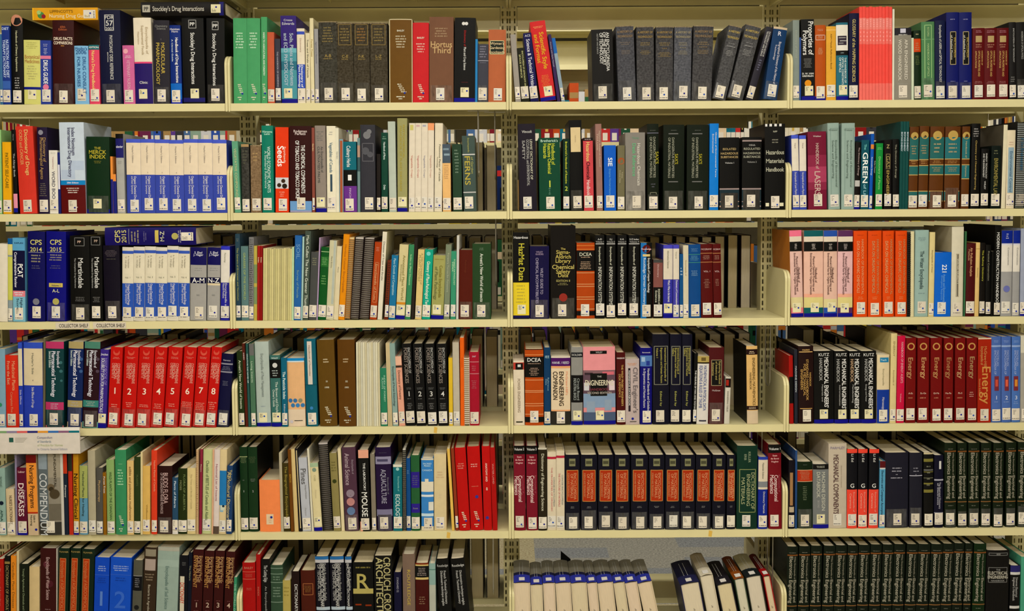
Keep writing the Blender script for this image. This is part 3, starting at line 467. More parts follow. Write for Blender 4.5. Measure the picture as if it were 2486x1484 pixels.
1275 1320 848 -1 b0480f -|B 0 1 2a1c12;B 7 8 d88850;B 10 37 14100e;H 14 9 ddd DCEA;L 18 20 1 bbb 72;L 24 35 5 aaa 60;B 40 41 d89060;B 54 55 d89060;B 56 57 d89060;B 71 72 d89060;B 74 75 d89060;B 85 86 d89060;B 89 96 14100e|orange and black banded compounds dictionary
1321 1337 844 -1 163c64 -|H 12 6 9bc IEE;V 36 64 66 4 7aa0b8 Reference;V 36 62 34 4 7aa0b8 Data|
1338 1385 866 -1 ddc9ac -|B 0 2 d8d0c0;B 2 14 4a1a60;H 9 6 ccd HANK / REED;B 14 17 e0a070;B 78 80 e0a070;B 80 100 2e2c28;V 22 72 54 12 2c2018 ENGINEERING;V 22 63 22 12 2c2018 COMPANION;V 22 56 82 6 e8a080 McGraw-Hill's|cream engineering companion with purple band
1387 1415 843 0 8a8a88 cu|B 7 13 1a1c22;H 10 5 bbb SOLDER;B 36 71 12141a;V 40 68 62 6 99a0a0 Circuit Board;V 40 68 32 7 99a0a0 INDUSTRIAL BASICS|grey and black industrial technology book
1417 1495 843 -2 d88a90 cu|R 0 100 0 30 e09098;R 0 100 30 36 806068;R 4 30 33 42 3a2c34;R 60 96 32 48 d06878;R 0 100 36 60 604a58;R 2 18 46 56 c8c8d0;R 80 98 44 56 d8c8d0;B 60 78 8098b8;R 10 36 70 84 8a9cb4;R 66 88 68 82 8a9cb4;B 84 96 4a5a78;R 22 74 5 9 0e0a0a;H 7 4 aaa WILEY;R 22 74 34 63 100a0c;H 38 4 bbb THE;H 46 13 e0d8c0 ENGINEERING;H 54.5 6 7a3844 HANDBOOK;H 59 5 b8b0a8 SECOND EDITION|very wide pink and blue engineering handbook
1497 1519 856 -1 4a1412 -|H 8 4 dcc HANDBOOK;V 17 74 66 5 d0a860 THE WILEY PROJECT ENGINEER'S;V 30 62 36 5 c09858 DESK REFERENCE|dark red project engineering desk reference
1519 1553 872 -1 b8a8a8 x|L 6 10 2 d07838 70;V 13 82 72 12 686064 CIVIL Engineer's;R 20 36 14 80 302830;V 15 79 28 4 ccc REFERENCE DATABOOK;C 50 91 3 1c2490;R 30 78 95 96 332|pale grey civil engineering reference
1554 1583 845 1 1a1870 -|H 6 3 ccd Karwowski;R 0 100 10 24 5078b8;R 10 40 12 18 9ab8d8;R 50 80 17 23 2a3c90;V 27 84 70 6 ccd Handbook of Standards and Guidelines;V 27 78 36 6 ccd in Ergonomics and Human Factors|royal blue ergonomics standards handbook
1585 1625 812 -1 1a1a26 q|F 8 94 13 56 888878;V 15 52 78 5 b0a858 International Encyclopedia of;V 15 54 54 5 b0a858 Ergonomics and Human Factors;V 15 26 28 5 b0a858 Volume 1;V 63 80 50 5 a0a058 Edited by|tall navy human factors volume, widest of three
1626 1654 812 1 1a1a28 q|F 12 90 13 56 888878;V 15 44 72 5 b0a858 International Encyclopedia of;V 15 48 50 5 b0a858 Ergonomics and Human;V 15 24 28 5 b0a858 Volume 2;V 63 80 50 5 a0a058 Edited by|middle tall navy human factors volume
1655 1680 812 2 1a1a28 q|F 10 86 13 56 888878;V 15 44 72 5 b0a858 International Encyclopedia of;V 15 46 50 5 b0a858 Ergonomics and Human;V 15 24 28 5 b0a858 Volume 3;V 63 80 50 5 a0a058 Edited by|narrowest tall navy human factors volume
1681 1690 858 5 0e0c0c -|V 24 80 50 4 ddd THE MEASURE OF MAN AND WOMAN|
1691 1719 865 3 d8d4d0 x|B 0 9 b09c58;R 30 70 2 7 6a5830;B 9 11 2a2418;V 14 80 66 8 5868a0 MATHEMATICAL & PHYSICAL DATA;V 14 76 30 8 5868a0 EQUATIONS & RULES OF THUMB;R 20 84 94 96 334|white mathematical data book with gold top
1720 1757 844 2 4c1c1e t|R 16 86 16 50 0e0c08;F 16 86 16 50 a09070;V 18 48 72 5 b0a060 Engineering Handbook;V 18 42 50 5 b0a060 of Industry and;V 18 42 28 5 b0a060 Systems;H 56 4 cbb McGraw|maroon hardback with black title panel
1758 1771 916 4 ccc8bc x|B 3 22 241414;R 10 60 6 18 a02a20;V 30 74 50 4 807a70 ENGINEERING TABLES|
1814 1841 841 -2 d8b070/15120f x|B 4 11 28101a;L 6 10 2 dcb 66;V 15 76 64 7 6a5430 ENGINEERING MATHEMATICS;V 34 56 34 5 6a5430 HANDBOOK;B 77 82 28101a;L 78 81 2 dcb 76;B 83 100 d0bca0|tan and black engineering mathematics handbook standing alone
@4 4
1916 1927 864 -2 a01c18 x|B 31 70 141010|
1929 1937 849 -1 2a2c36 x|V 16 76 50 4 c0c8d0 MACHINE DESIGN|
1939 1976 841 -1 260a0c q|H 5 4 d8b070 MARKS;R 6 94 7 8 d8b070;V 34 52 78 5 c09858 HANDBOOK;V 17 70 58 6 c09858 STANDARD HANDBOOK;V 23 64 40 6 c09858 FOR MECHANICAL;V 30 56 22 6 c09858 ENGINEERS;R 10 90 80 81 c09858|dark maroon mechanical engineers standard handbook
1977 2025 853 -1 0e0c0c cu|H 5 7 ccc KUTZ;V 9 78 62 11 eee MECHANICAL ENGINEERS';V 10 41 34 8 aaa HANDBOOK;V 46 70 42 4 aaa Materials and|first and widest black mechanical engineers' volume
2026 2060 853 0 0e0c0c cu|H 5 7 ccc KUTZ;V 11 80 68 11 eee MECHANICAL ENGINEERS';V 11 43 26 8 aaa HANDBOOK;V 46 78 38 4 aaa Instrumentation|second black mechanical engineers' volume
2061 2090 853 0 0e0c0c cu|H 5 7 ccc KUTZ;V 11 80 66 11 eee MECHANICAL ENGINEERS';V 11 43 26 8 c0a080 HANDBOOK;V 46 73 34 4 aaa Manufacturing|third and narrowest black mechanical engineers' volume
2091 2128 853 0 0e0c0c cu|H 5 7 ccc KUTZ;V 10 80 62 11 eee MECHANICAL ENGINEERS';V 11 42 32 8 aaa HANDBOOK;V 46 70 32 4 aaa Energy and Power|fourth black mechanical engineers' volume
2129 2159 862 1 dccba8 -|R 22 94 4 11 2a80b0;H 7.5 5 bde Tech;V 20 46 50 4 a09878 Encyclopedia;B 51 100 1c3a98;V 62 80 50 6 ccd Microscopy|cream and blue technical book
2160 2175 810 4 d8c690/c8b880 -|V 8 28 50 5 a09060 ENERGY;V 34 78 50 3 a09060 Encyclopedia of|cream energy book, tall
2176 2195 816 3 c81c44 -|V 7 54 60 6 e8a0b0 HANDBOOK OF ENERGY AUDITS;V 66 76 50 4 e090a0 Volume|crimson-pink energy audit handbook
2198 2222 821 2 700a0a m|C 50 10 9 c09050;C 50 10 6 700a0a;V 23 48 46 12 b88a60 Energy;H 65 4 dba A-Ec;L 69 72 1 c09070 60|dark red energy volume, first of six
2227 2255 821 1 700a0a m|C 50 10 9 c09050;C 50 10 6 700a0a;V 23 48 54 12 c89868 Energy;H 65 4 dba Ec-Ge;L 69 72 1 d0a080 60|dark red energy volume, second of six
2259 2286 821 1 700a0a m|C 50 10 9 c09050;C 50 10 6 700a0a;V 23 48 54 12 b88858 Energy;H 65 4 dba Gi-Ma;L 69 72 1 c09070 60|dark red energy volume, third of six
2290 2313 821 2 700a0a m|C 50 10 9 c09050;C 50 10 6 700a0a;V 23 48 54 12 a87850 Energy;H 65 4 dba Me-Pe;L 69 72 1 c09070 60|dark red energy volume, fourth of six
2318 2343 821 1 700a0a m|C 50 10 9 c09050;C 50 10 6 700a0a;V 23 48 54 12 b89068 Energy;H 65 4 dba Ph-S;L 69 72 1 c09070 60|dark red energy volume, fifth of six
2346 2371 821 1 700a0a m|C 50 10 9 c09050;C 50 10 6 700a0a;V 22 48 54 12 a88860 Energy;L 63 70 3 dba 50|dark red energy volume, last of six
2373 2405 821 2 a02810 m|B 0 1.5 d8c8b0;V 10 34 56 7 c88850 McGraw-Hill;V 10 32 30 7 c88850 Encyclopedia of;V 34 78 64 22 c88a48 Energy;V 48 68 14 4 c88850 Second Edition|orange-red energy encyclopedia with large gold lettering
2407 2431 818 0 4a68b0 q|L 4 7 2 9ab0e0 60;B 10 12 90a8d8;V 16 34 64 5 a0b0e0 MACMILLAN;V 16 44 38 5 a0b0e0 ENCYCLOPEDIA OF;R 30 76 46 63 78303c;R 40 66 50 58 c85040;H 71 9 d0d8f0 1;L 75 77 1 9ab0e0 40|blue energy volume numbered 1
2432 2455 818 0 4a68b0 q|L 4 7 2 9ab0e0 60;B 10 12 90a8d8;V 16 34 64 5 a0b0e0 MACMILLAN;V 16 44 38 5 a0b0e0 ENCYCLOPEDIA OF;R 30 76 46 63 78303c;R 40 66 50 58 d86048;H 71 9 d0d8f0 2;L 75 77 1 9ab0e0 60|blue energy volume numbered 2
2456 2477 818 1 4a70b8 q|L 4 7 2 9ab0e0 60;B 10 12 90a8d8;V 16 34 64 5 a0b0e0 MACMILLAN;V 16 44 38 5 a0b0e0 ENCYCLOPEDIA OF;R 22 74 46 63 78303c;R 34 66 50 58 d08838;H 71 9 d0d8f0 3;L 75 79 2 9ab0e0 60|blue energy volume numbered 3
2478 2505 815 1 c8c4b4 -|B 20 100 a09c94|pale grey book cut by the frame edge
@5 1
-4 15 1137 -4 8aa8a0 -|V 12 30 50 5 486058 SOGC;C 50 52 5 123;V 62 80 50 6 284840 APhA|
17 37 1188 -4 d0bc98 -|V 14 76 60 7 6a5a44 NURSE'S DICTIONARY|short cream nurse's dictionary
38 43 1105 -3 8a80a0 x||
43 67 1136 -6 5a1a30 u|H 6 5 dbb Labor;V 23 72 42 14 eadcd8 DISEASES;V 30 68 78 4 b08090 Encyclopedia|maroon diseases encyclopedia
69 94 1105 -8 c8b090 x|B 0 10 701810;B 10 72 e89038;V 13 66 54 12 2a1c10 Nursing Programs;B 71 73 b03018;V 75 84 66 5 443 Guide to;V 75 88 36 5 443 Nursing;C 78 93 3 1c2490|orange nursing programs guide
96 150 1100 -5 8a8478 q|R 0 44 0 100 5c666c;R 0 40 0 20 8a98a4;R 46 100 0 30 9c9484;C 56 42 9 6a5c48;C 58 44 6 3a3224;C 72 50 12 4a4030;R 46 100 62 82 6a6458;R 0 100 84 100 3a3834;V 25 100 22 20 c8ccd0 COMPENDIUM;V 2 42 76 6 3a342a FUNDAMENTAL|silvery picture-covered compendium below the white box file
150 157 1103 -5 c8c4bc xp||
157 167 1103 -5 202838 x|B 0 24 b83820;V 26 90 50 4 ccc Pharmacy|
168 178 1103 -4 b83020 x|B 0 21 2a3028|
179 192 1103 -2 c08820 u|V 24 80 50 10 1a1610 Nursing Clinical|
193 213 1131 -1 5a90b0 -|B 0 47 a0a860;V 6 80 50 5 2a3a34 Medicinal Plants for Healing|green and blue medicinal plants book
215 233 1095 -3 aca48c -||
234 250 1136 -1 52504c -|V 14 66 50 5 c0a070 Phytotherapy|
251 259 1148 -2 8a5c14 x|V 4 40 50 4 ddd Forest Trees|
260 279 1117 -3 88a868 -|V 16 80 55 6 3a5a34 WILD PLANTS OF THE CANADIAN|pale green wild plants book
281 308 1093 -3 3a8a5e z|L 16 17 1 cec 50;L 22 42 6 cec 62|tall green bound plants index
309 325 1119 -1 d8b878 -|V 8 80 50 6 7a5a30 edible and poisonous mushrooms|
325 341 1110 0 2c3a20 -|V 10 76 50 4 5a6a40 PLANTS|
341 346 1098 0 d8c898 x||
346 364 1132 0 d8b060 -|V 56 80 60 4 a08040 Wildflowers|
367 381 1094 0 d84028 -|V 9 58 60 4 f0a080 Native Plants of Canada|
381 418 1132 -1 2e0e10 t|V 10 55 58 12 c0a0a0 BUDDS FLORA;V 10 70 32 7 b09898 OF THE CANADIAN PRAIRIE PROVINCES|dark brown prairie flora book
418 432 1160 0 2a4a68 -|V 4 60 50 5 cde Plants of Alberta;B 76 100 d8d4d0|
432 454 1138 0 26300f -|V 5 76 70 5 708050 FLORA OF ALBERTA;V 5 72 30 5 8a9068 MOSS|dark green flora book
454 475 1137 0 d8c48c -|V 9 62 50 4 b8a878 The Trees and Shrubs of Canada|plain cream book with faint vertical title
476 482 1092 0 c0a078 x|L 2 80 30 8a6040 70|
483 489 1091 3 8a2c40 x|V 10 50 50 3 cba Flowers|
490 513 1092 3 c0c890 -|V 13 84 50 8 607050 Checklist of BEETLES of Canada and Alaska|tall pale green beetles checklist
513 517 1092 3 d8a888 xp||
517 531 1092 3 d8ccc8 x|V 14 70 50 5 a06878 National List of Insects;B 91 100 5a4a40|
531 548 1092 3 d8c498 -|B 25 58 2a80c0;R 10 60 58 74 88b0c8;C 60 67 3 1c3040;B 25 66 2878b8;R 20 80 66 72 c8d0c0|cream book with blue picture panel
549 568 1131 3 24406c -|V 6 22 66 6 c0b070 Taber's;V 9 82 34 8 c8b880 Agricultural Dictionary|blue agricultural dictionary beside shelf bracket
@5 2
581 604 1086 -4 1c3420 -|B 11 12 a0a878;L 11 19 5 88906a 80;L 38 40 1 888 30;H 52 5 ccc 1|left dark green reference volume marked 1
605 628 1086 -4 1c3420/14140e -|L 11 19 5 5c6448 80;L 37 41 3 888 60;H 52 5 aaa 2|right dark green reference volume marked 2
631 682 1166 -3 f08850 x|R 32 66 66 86 e0c8a8;C 56 72 3 24308a;L 70 84 4 b8a890 18|bright orange pamphlet box with small label
682 689 1100 -6 b0a890 x||
689 705 1125 -11 3c341a -|V 5 80 60 6 988a40 The Biographical Encyclopedia|
706 714 1092 -15 6a4010 x|V 20 70 50 4 b08830 BIRDS|
715 725 1091 -14 d0b880 x||
726 734 1090 -13 1a1a20 x|R 40 70 2 96 c8b890|
735 756 1112 -13 b4b8c4 -|V 15 36 50 14 5a5a5c Pines;V 37 56 66 4 888 Drawings and Descriptions;V 68 80 50 4 999 Farjon|pale blue pines book leaning left
757 762 1090 -12 d8d4c0 x||
763 783 1125 -12 d8cca0 cu|B 0 6 a0b898;C 50 10 5 7a9080;V 18 26 50 5 b8b088 CABI;V 30 80 50 4 c8bc98 Forest|cream and pale green book leaning left
785 808 1076 -13 c8c0bc/1a1618 sx||thick white ring-bound stack of papers
810 828 1101 -11 8a8050 -|L 10 24 4 5a5430 70;C 50 36 5 3a4020|olive leaning book with leaf mark
829 837 1090 -10 dccfa8 xp||
838 871 1087 -9 4e3444 t|V 7 45 36 12 b09ca8 Animal Science;V 15 32 76 5 988898 Encyclopedia of;C 50 55 10 8c7c8c;C 50 65 10 b88080;C 50 76 10 6078a0;H 84 5 b09ca0 Pond|mauve animal science book with three discs
875 900 1093 -6 12100f -|B 0 10 e0a088;V 16 50 54 6 ddd THE LABORATORY;V 52 82 50 15 e8e8e4 MOUSE;R 0 24 88 100 e0a088|black laboratory mouse book
903 914 1103 -5 80786a -||
916 954 1087 -6 261a3a t|L 6 7 1 667 50;B 11 20 8a86a4;R 10 80 14 17 4a4664;V 26 67 50 13 9a98b0 AQUACULTURE;V 36 56 78 4 778 Encyclopedia of;B 74 82 787494|dark purple aquaculture encyclopedia with fish bands
955 977 1128 -1 1c6c78 -|B 0 4 d8d8c8;C 50 7 4 9cc;V 18 40 60 4 8cc Encyclopedia of;V 45 82 50 11 d0e0e0 ECOLOGY|teal ecology encyclopedia
978 986 1090 -1 c8c4b8/1a1618 sx||
987 998 1113 -4 144a8a -|L 16 22 3 8ac|
999 1020 1106 -2 2a5c38 -|B 22 43 30248a;L 26 40 5 6a5a80 80;B 64 76 30248a;H 70 4 888 Scott|green book with two violet bands
1023 1053 1114 -1 3a80c8 -|B 0 2 d8d0b8;H 7 4 bde SACRED;H 10 4 bde PEAKS;H 16 4 bde CANADA;B 32 46 dcd4c0;R 30 60 28 33 dcd4c0;B 50 53 d8e0e8;R 60 100 60 72 d8d8d0;B 76 80 c0d8e8;B 94 100 d8ccb0|blue and white mountain picture book
1054 1084 1103 -1 d4c298 -|L 22 32 3 c0a080 66;L 52 58 2 c8b898 20|wide cream book beside mountain picture book
1097 1104 1090 -12 e0b858 x||
1106 1114 1089 -12 8a3a24 -||
1115 1142 1088 -12 b81812 z|L 18 26 3 e0b0a0 76|first red bound volume leaning at row end
1143 1174 1085 -10 b81812 z|L 20 25 2 f0d8d0 76;L 47 48 1 eca 60;C 60 60 4 3a3a90|second and widest red bound volume leaning at row end
1175 1195 1084 -6 b81812 x|V 20 42 50 5 f0d8d0 ANATOMY AND;V 48 54 50 4 edc 48;C 44 85 4 3a3a90|third red bound volume leaning at row end
1196 1208 1087 -7 a81814 x|V 16 54 50 4 d89088 WATER LAND|
@5 3
1248 1277 1083 -3 781c2c -|B 0 10 14100f;H 4 6 ddd Volume 2;H 13 4 ebb Stein;H 16.5 4 ebb de Borst;H 20 4 ebb Hughes;V 35 56 82 4 a85060 Encyclopedia of;V 35 66 56 10 eccccc Computational;V 36 58 22 10 eccccc Mechanics|crimson computational mechanics book marked volume 2
1279 1306 1083 -2 781c2c -|B 0 10 14100f;H 4 6 ddd Volume 3;H 13 4 ebb Stein;H 16.5 4 ebb de Borst;H 20 4 ebb Hughes;V 35 56 82 4 a85060 Encyclopedia of;V 35 67 54 10 eccccc Computational;V 36 58 22 10 eccccc Mechanics|crimson computational mechanics book marked volume 3
1307 1328 1088 0 2c261c -|B 0 2 ccc8b8;V 7 76 54 7 d0ccb8 Dictionary of Engineering Science|brown engineering science book with pale upright title
1329 1351 1098 0 d8ccb4 -|B 6 9 b02840;V 18 80 50 4 c87878 THE PROPERTIES OF ORGANIC;V 32 70 76 4 888 CONCISE ENCYCLOPEDIA|left cream book with thin red band
1351 1371 1095 0 d8ccb4 -|B 6 9 b02840;V 28 70 36 5 c87878 THE STRUCTURE OF MATERIALS;V 30 68 74 4 888 CONCISE ENCYCLOPEDIA|right cream book with thin red band
1372 1408 1105 -1 141424 tqm|K;L 68 71 2 aaa 32|first navy materials volume with orange-red panel
1410 1450 1105 -1 141424 tqm|K;L 68 71 2 aaa 32|second navy materials volume with orange-red panel
1452 1490 1105 0 141424 tqm|K;L 68 71 2 aaa 32|third navy materials volume with orange-red panel
1492 1529 1105 0 141424 tqm|K;L 68 71 2 aaa 32|fourth navy materials volume with orange-red panel
1532 1573 1105 0 141424 tqm|K;L 68 71 2 aaa 32;R 60 92 80 92 b8c0c8|fifth navy materials volume with torn bluish sticker
1575 1613 1105 0 141424 tqm|K;L 68 71 2 aaa 32|sixth navy materials volume with orange-red panel
1615 1651 1105 0 141424 tqm|K;L 68 71 2 aaa 32|seventh navy materials volume with orange-red panel
1652 1687 1105 1 141424 tqm|K;L 68 71 2 aaa 32|eighth navy materials volume with orange-red panel
1689 1726 1105 1 141424 tqm|K;L 68 71 2 aaa 32|ninth navy materials volume with orange-red panel
1729 1761 1105 1 141424 tqm|K;L 68 71 2 aaa 32|tenth navy materials volume with orange-red panel
1764 1785 1105 1 141424 qm|K;L 68 71 2 aaa 42|eleventh and narrowest navy materials volume
1788 1838 1083 2 14342a -|V 7 20 60 6 8a9a80 KELLER;V 10 17 40 6 8a9a80 ERB;F 12 92 28 80 98a068;V 32 76 78 9 a0a880 DICTIONARY OF;V 34 72 56 9 a0a880 ENGINEERING;V 38 70 30 9 a0a880 MATERIALS|wide dark green engineering materials dictionary
1840 1863 1110 1 1c2c90 -|B 0 4 2c40a8;B 4 45 d8ccb8;R 0 100 34 42 80848c;V 8 30 50 5 776 Materials Science;V 48 78 62 5 ccd Dictionary Materials|slim white and blue materials dictionary
1867 1899 1080 -2 721822 -|B 0 10 0f0c0c;H 5 6 ddd Volume 1;H 13 4 ebb Stein;H 16.5 4 ebb de Borst;H 20 4 ebb Hughes;V 36 56 82 4 a85060 Encyclopedia of;V 36 67 58 10 eccccc Computational;V 36 58 26 10 eccccc Mechanics|crimson computational mechanics book marked volume 1
@5 4
1914 1929 1118 1 1c1820 -|R 20 70 18 66 a07850;R 10 90 68 76 b8a890|
1930 1935 1094 1 2a4a80 x||
1936 1973 1122 0 14261a t|L 4 5 1 aaa 40;B 12 30 b83418;B 12 13 c8a080;B 29 30 c8a080;L 14 27 6 e0a080 72;L 36 58 8 90987a 36|dark green book with orange-red title band
1974 2012 1128 0 74787a cu|B 0 8 14100e;L 2 6 2 ccb 70;V 12 72 66 9 c8c8bc MACHINE DESIGN;V 12 52 34 9 c0c0b4 DATABOOK;V 56 68 34 5 aaa SECOND;L 76 77 1 aaa 60|grey machine design data book
2012 2056 1078 0 c0b4a4 q|H 5 6 888098 PARMLEY;V 13 83 40 13 4a2a30 MECHANICAL COMPONENTS;V 18 76 70 3 a89888 Illustrated Sourcebook|wide beige mechanical components book
2056 2081 1091 1 16161e -|B 0 5 e84838;B 51 100 e84838;V 6 16 50 6 ccc Li Ed;H 46 10 ddd G;V 54 80 68 4 f0a090 Encyclopedia of;V 54 80 34 5 f0a090 Ceramics|first black and coral red volume of three
2083 2106 1091 1 16161e -|B 0 5 e84838;B 51 100 e84838;V 6 16 50 6 ccc Li Ed;H 46 10 ddd G;V 54 80 68 4 f0a090 Encyclopedia of;V 54 80 34 5 f0a090 Ceramics|second black and coral red volume of three
2108 2132 1091 3 16161e -|B 0 5 e84838;B 51 100 e84838;V 6 16 50 6 ccc Li Ed;H 46 10 ddd G;V 54 80 68 4 f0a090 Encyclopedia of;V 54 80 34 5 f0a090 Ceramics|third black and coral red volume of three
2134 2148 1120 2 58a0c8 -|B 0 10 581c20;B 10 12 ccc;V 14 80 50 6 1c3a54 Electronics and Computer Acronyms|
2149 2205 1100 0 22222e t|L 19 22 1 ccd 40;L 23 26 1 ccd 44;L 28 30 1 ccd 12;L 32 35 1 ccd 70|very wide dark navy electronics book
2208 2239 1100 1 24242f t|L 19 22 1 bbc 60;L 23 26 1 bbc 60;L 28 30 1 bbc 14;B 30 31 bbc|dark navy electronics book, narrower neighbour
2243 2266 1100 0 0f120e m|B 0 2 c8bc98;B 8 12 7a7438;B 22 24 666;B 25 26 7a7438;B 33 34 665;B 40 42 7a7438;B 49 53 7a7438;L 14 47 4 998 50|black book with olive-gold bands
2268 2290 1106 1 14162a q|R 50 74 8 19 ccc;B 33 35 aab;V 37 74 60 5 aab The Illustrated Dictionary;V 37 72 40 5 aab of Electronics;B 79 80 aab|navy illustrated electronics dictionary
2294 2322 1076 0 1c241a t|E|first dark green electronics engineering volume
2325 2347 1076 0 1c241a t|E|second dark green electronics engineering volume
2351 2378 1076 1 1c241a t|E|third dark green electronics engineering volume
2381 2406 1076 2 1c241a t|E|fourth dark green electronics engineering volume
2411 2436 1076 2 1c241a t|E|fifth dark green electronics engineering volume
2442 2466 1075 2 1c241a t|E|sixth dark green electronics engineering volume
2470 2496 1074 3 1c241a t|E|seventh dark green electronics engineering volume, at the frame edge
@6 1
-8 10 1358 -2 a82018 -|V 12 60 50 6 c07060 Dictionary of Agriculture|
11 24 1350 0 14120e -|B 7 10 8a7444;V 12 78 50 7 988a5c DICTIONARY OF AGRICULTURE|
26 39 1350 0 e08828 -|V 6 70 50 6 8a5a20 Canadian Plant Diseases|
40 46 1339 0 c8b890 x||
47 68 1370 0 1c2018 -|V 6 78 50 5 8a9878 Young's Agricultural Chemicals and Products|
70 95 1377 0 d0b888 -||
97 136 1332 0 3a1418 t|C 40 18 8 5a2a34;C 60 40 9 4c2028;V 10 58 50 9 c0a0a0 Encyclopedia of Water Science;L 68 70 1 b09898 42|mottled maroon water science encyclopedia
136 139 1332 0 c8c4b8 xp||
137 163 1332 5 14281e -|H 4 4 a08a50 PLIMMER;R 12 74 11 72 b03c18;F 12 74 11 72 b87848;V 14 70 44 9 d07848 Encyclopedia of AGROCHEMICALS|first green agrochemicals book with long orange panel
165 190 1332 6 14281e -|H 4 4 a08a50 PLIMMER;R 12 74 11 72 b03c18;F 12 74 11 72 b87848;V 14 70 44 9 d07848 Encyclopedia of AGROCHEMICALS|second green agrochemicals book with long orange panel
192 223 1334 6 14281e -|H 4 4 a08a50 PLIMMER;R 12 66 11 72 b03c18;F 12 66 11 72 b87848;V 14 70 40 9 d07848 Encyclopedia of AGROCHEMICALS|third green agrochemicals book with long orange panel
226 261 1354 5 1648c0 -|L 10 18 3 d0d8f0 76;B 22 22.5 4068d0;L 25 33 3 1a3a98 76;H 52 36 5a80d0 1|bright blue agrochemicals book with huge numeral 1
263 314 1354 6 1c50c8 -|L 10 18 3 d0d8f0 76;B 22 22.5 4068d0;L 25 31 2 1a3a98 66;H 54 42 3a68d0 2|bright blue agrochemicals book with huge numeral 2
318 340 1361 6 54544a -|B 20 21 888;B 21 40 14141c;L 23 36 5 99a 60;C 50 62 6 222|grey and black soil science book
342 374 1330 8 382c22 -|R 10 90 2 10 8a8270;R 10 90 13 26 a89890;L 29 38 3 a89880 80;V 42 80 50 6 b0a898 Bacteria in Agrobiology|brown book with two pale pictures at top
376 428 1330 7 94a8a0 -|B 0 4 a8a89c;B 14 22 9cb0a8;V 21 70 48 9 66807c Encyclopedia of Soil Science|wide pale teal soil science encyclopedia
434 454 1349 3 14161e -|R 5 58 26 100 d0c8b4;L 8 13 3 888 60;V 34 60 32 11 c03828 DICTIONARY|slim dark book with red lettered white panel
454 463 1342 4 181c28 -|V 10 50 50 4 8a8a70 The Nature|
461 487 1335 8 3a0a0c -|V 7 36 84 5 a07a50 Encyclopedia of;V 7 38 58 10 b8906a SOILS IN THE;V 7 44 28 10 b8884c ENVIRONMENT;H 64 12 c0a898 1;L 58 60 1 906060 50;L 70 74 2 906060 50|maroon soils volume numbered 1
489 513 1338 8 3a0a0c -|V 7 36 84 5 a07a50 Encyclopedia of;V 7 38 58 10 b8906a SOILS IN THE;V 7 44 28 10 b8884c ENVIRONMENT;H 64 12 c0a898 2;L 58 60 1 906060 50;L 70 74 2 906060 50|maroon soils volume numbered 2
515 538 1338 8 3a0a0c -|V 7 36 84 5 a07a50 Encyclopedia of;V 7 38 58 10 b8906a SOILS IN THE;V 7 44 28 10 b8884c ENVIRONMENT;H 64 12 c0a898 3;L 58 60 1 906060 50;L 70 74 2 906060 50|maroon soils volume numbered 3
541 563 1340 8 3a0a0c -|V 7 36 84 5 a07a50 Encyclopedia of;V 7 38 58 10 b8906a SOILS IN THE;V 7 44 28 10 b8884c ENVIRONMENT;H 64 12 c0a898 4;L 58 60 1 906060 50;L 70 74 2 906060 50|maroon soils volume numbered 4
564 574 1402 3 3a8a68 x|V 10 80 50 5 90c0a8 THE WORLD OF SOIL|
@6 2
587 622 1367 -3 a41410 -|H 7 5 c87868 BAILEY;B 12 13 c05848;L 15 20 4 c07060 62;B 22 23 c05848;L 34 38 2 c87868 42|wide red bound book beside shelf bracket
623 634 1347 -2 a01410 x|V 30 80 50 4 c06858 INDEX|
637 658 1358 -3 141416 -|V 8 30 50 9 bbb The Cutting Edge;V 32 80 50 5 999 An Encyclopedia|black book with white upright lettering
658 688 1373 -2 344a3a -|B 4 5 7a9080;B 12 13 7a9080;L 15 22 2 8aa090 66;B 24 25 7a9080;L 30 46 4 8aa090 76;B 52 53 7a9080|grey-green book with pale horizontal rules
687 706 1410 -2 b0a058 -|L 10 30 3 887838 76|
710 729 1388 -3 24100e -|V 20 80 58 8 ccc DICTIONARY AND|
733 768 1386 -4 4a2010 -|F 14 86 20 38 a86840;L 23 34 5 a07840 60|plain brown leather-like book with framed title
770 803 1352 -6 101022 -|B 0 4 2a68a8;B 4 8 b8b8c0;V 9 56 70 7 aaa English Russian Russian English;V 9 66 48 9 ccc ENCYCLOPEDIC DICTIONARY;V 10 56 26 7 aaa OF TECHNICAL TERMS;B 64 68 a8b8c8|first navy technical terms dictionary with blue top
806 840 1352 -6 101022 -|B 0 4 2a68a8;B 4 8 b8b8c0;V 9 56 70 7 aaa English Russian Russian English;V 9 66 48 9 ccc ENCYCLOPEDIC DICTIONARY;V 10 56 26 7 aaa OF TECHNICAL TERMS;B 64 68 a8b8c8|second navy technical terms dictionary with blue top
842 858 1352 -5 101022 -|B 0 4 2a68a8;B 4 8 b8b8c0;V 9 56 70 5 aaa English Russian;V 9 66 40 6 ccc ENCYCLOPEDIC DICTIONARY;B 64 68 a8b8c8|
859 908 1366 -2 100e0a -|L 5 9 1 b8a858 86;H 26 38 b0a460 R;B 36 43 b0a460;R 10 40 57 59 8a3418;R 60 90 58 60 8a3418|black book with giant gold letter R
911 955 1350 -4 100e0a -|V 2 90 72 18 b8b080 CROUCH CROUCH;V 2 90 30 18 b8b080 ARCHITECTURE|black book covered in large cream lettering
958 976 1390 -2 1a1a34 -|V 8 32 50 5 99a STANDARD 52;V 72 90 50 6 aaa THE|
979 1009 1346 -3 786458 -|V 12 86 50 8 b8a050 ROUTLEDGE|tall taupe book with gold upright lettering
1010 1042 1368 -2 461a0c -|B 0 2 7a3018;B 2 4 c8b070;B 4 20 100c0a;B 20 23 c8b070;L 6 18 5 bbb 76;L 46 58 4 a08870 50|brown and black banded book with pale rules
1043 1059 1369 -2 88a8a4 -|B 8 9 4a7870;B 30 100 b0b4a8|
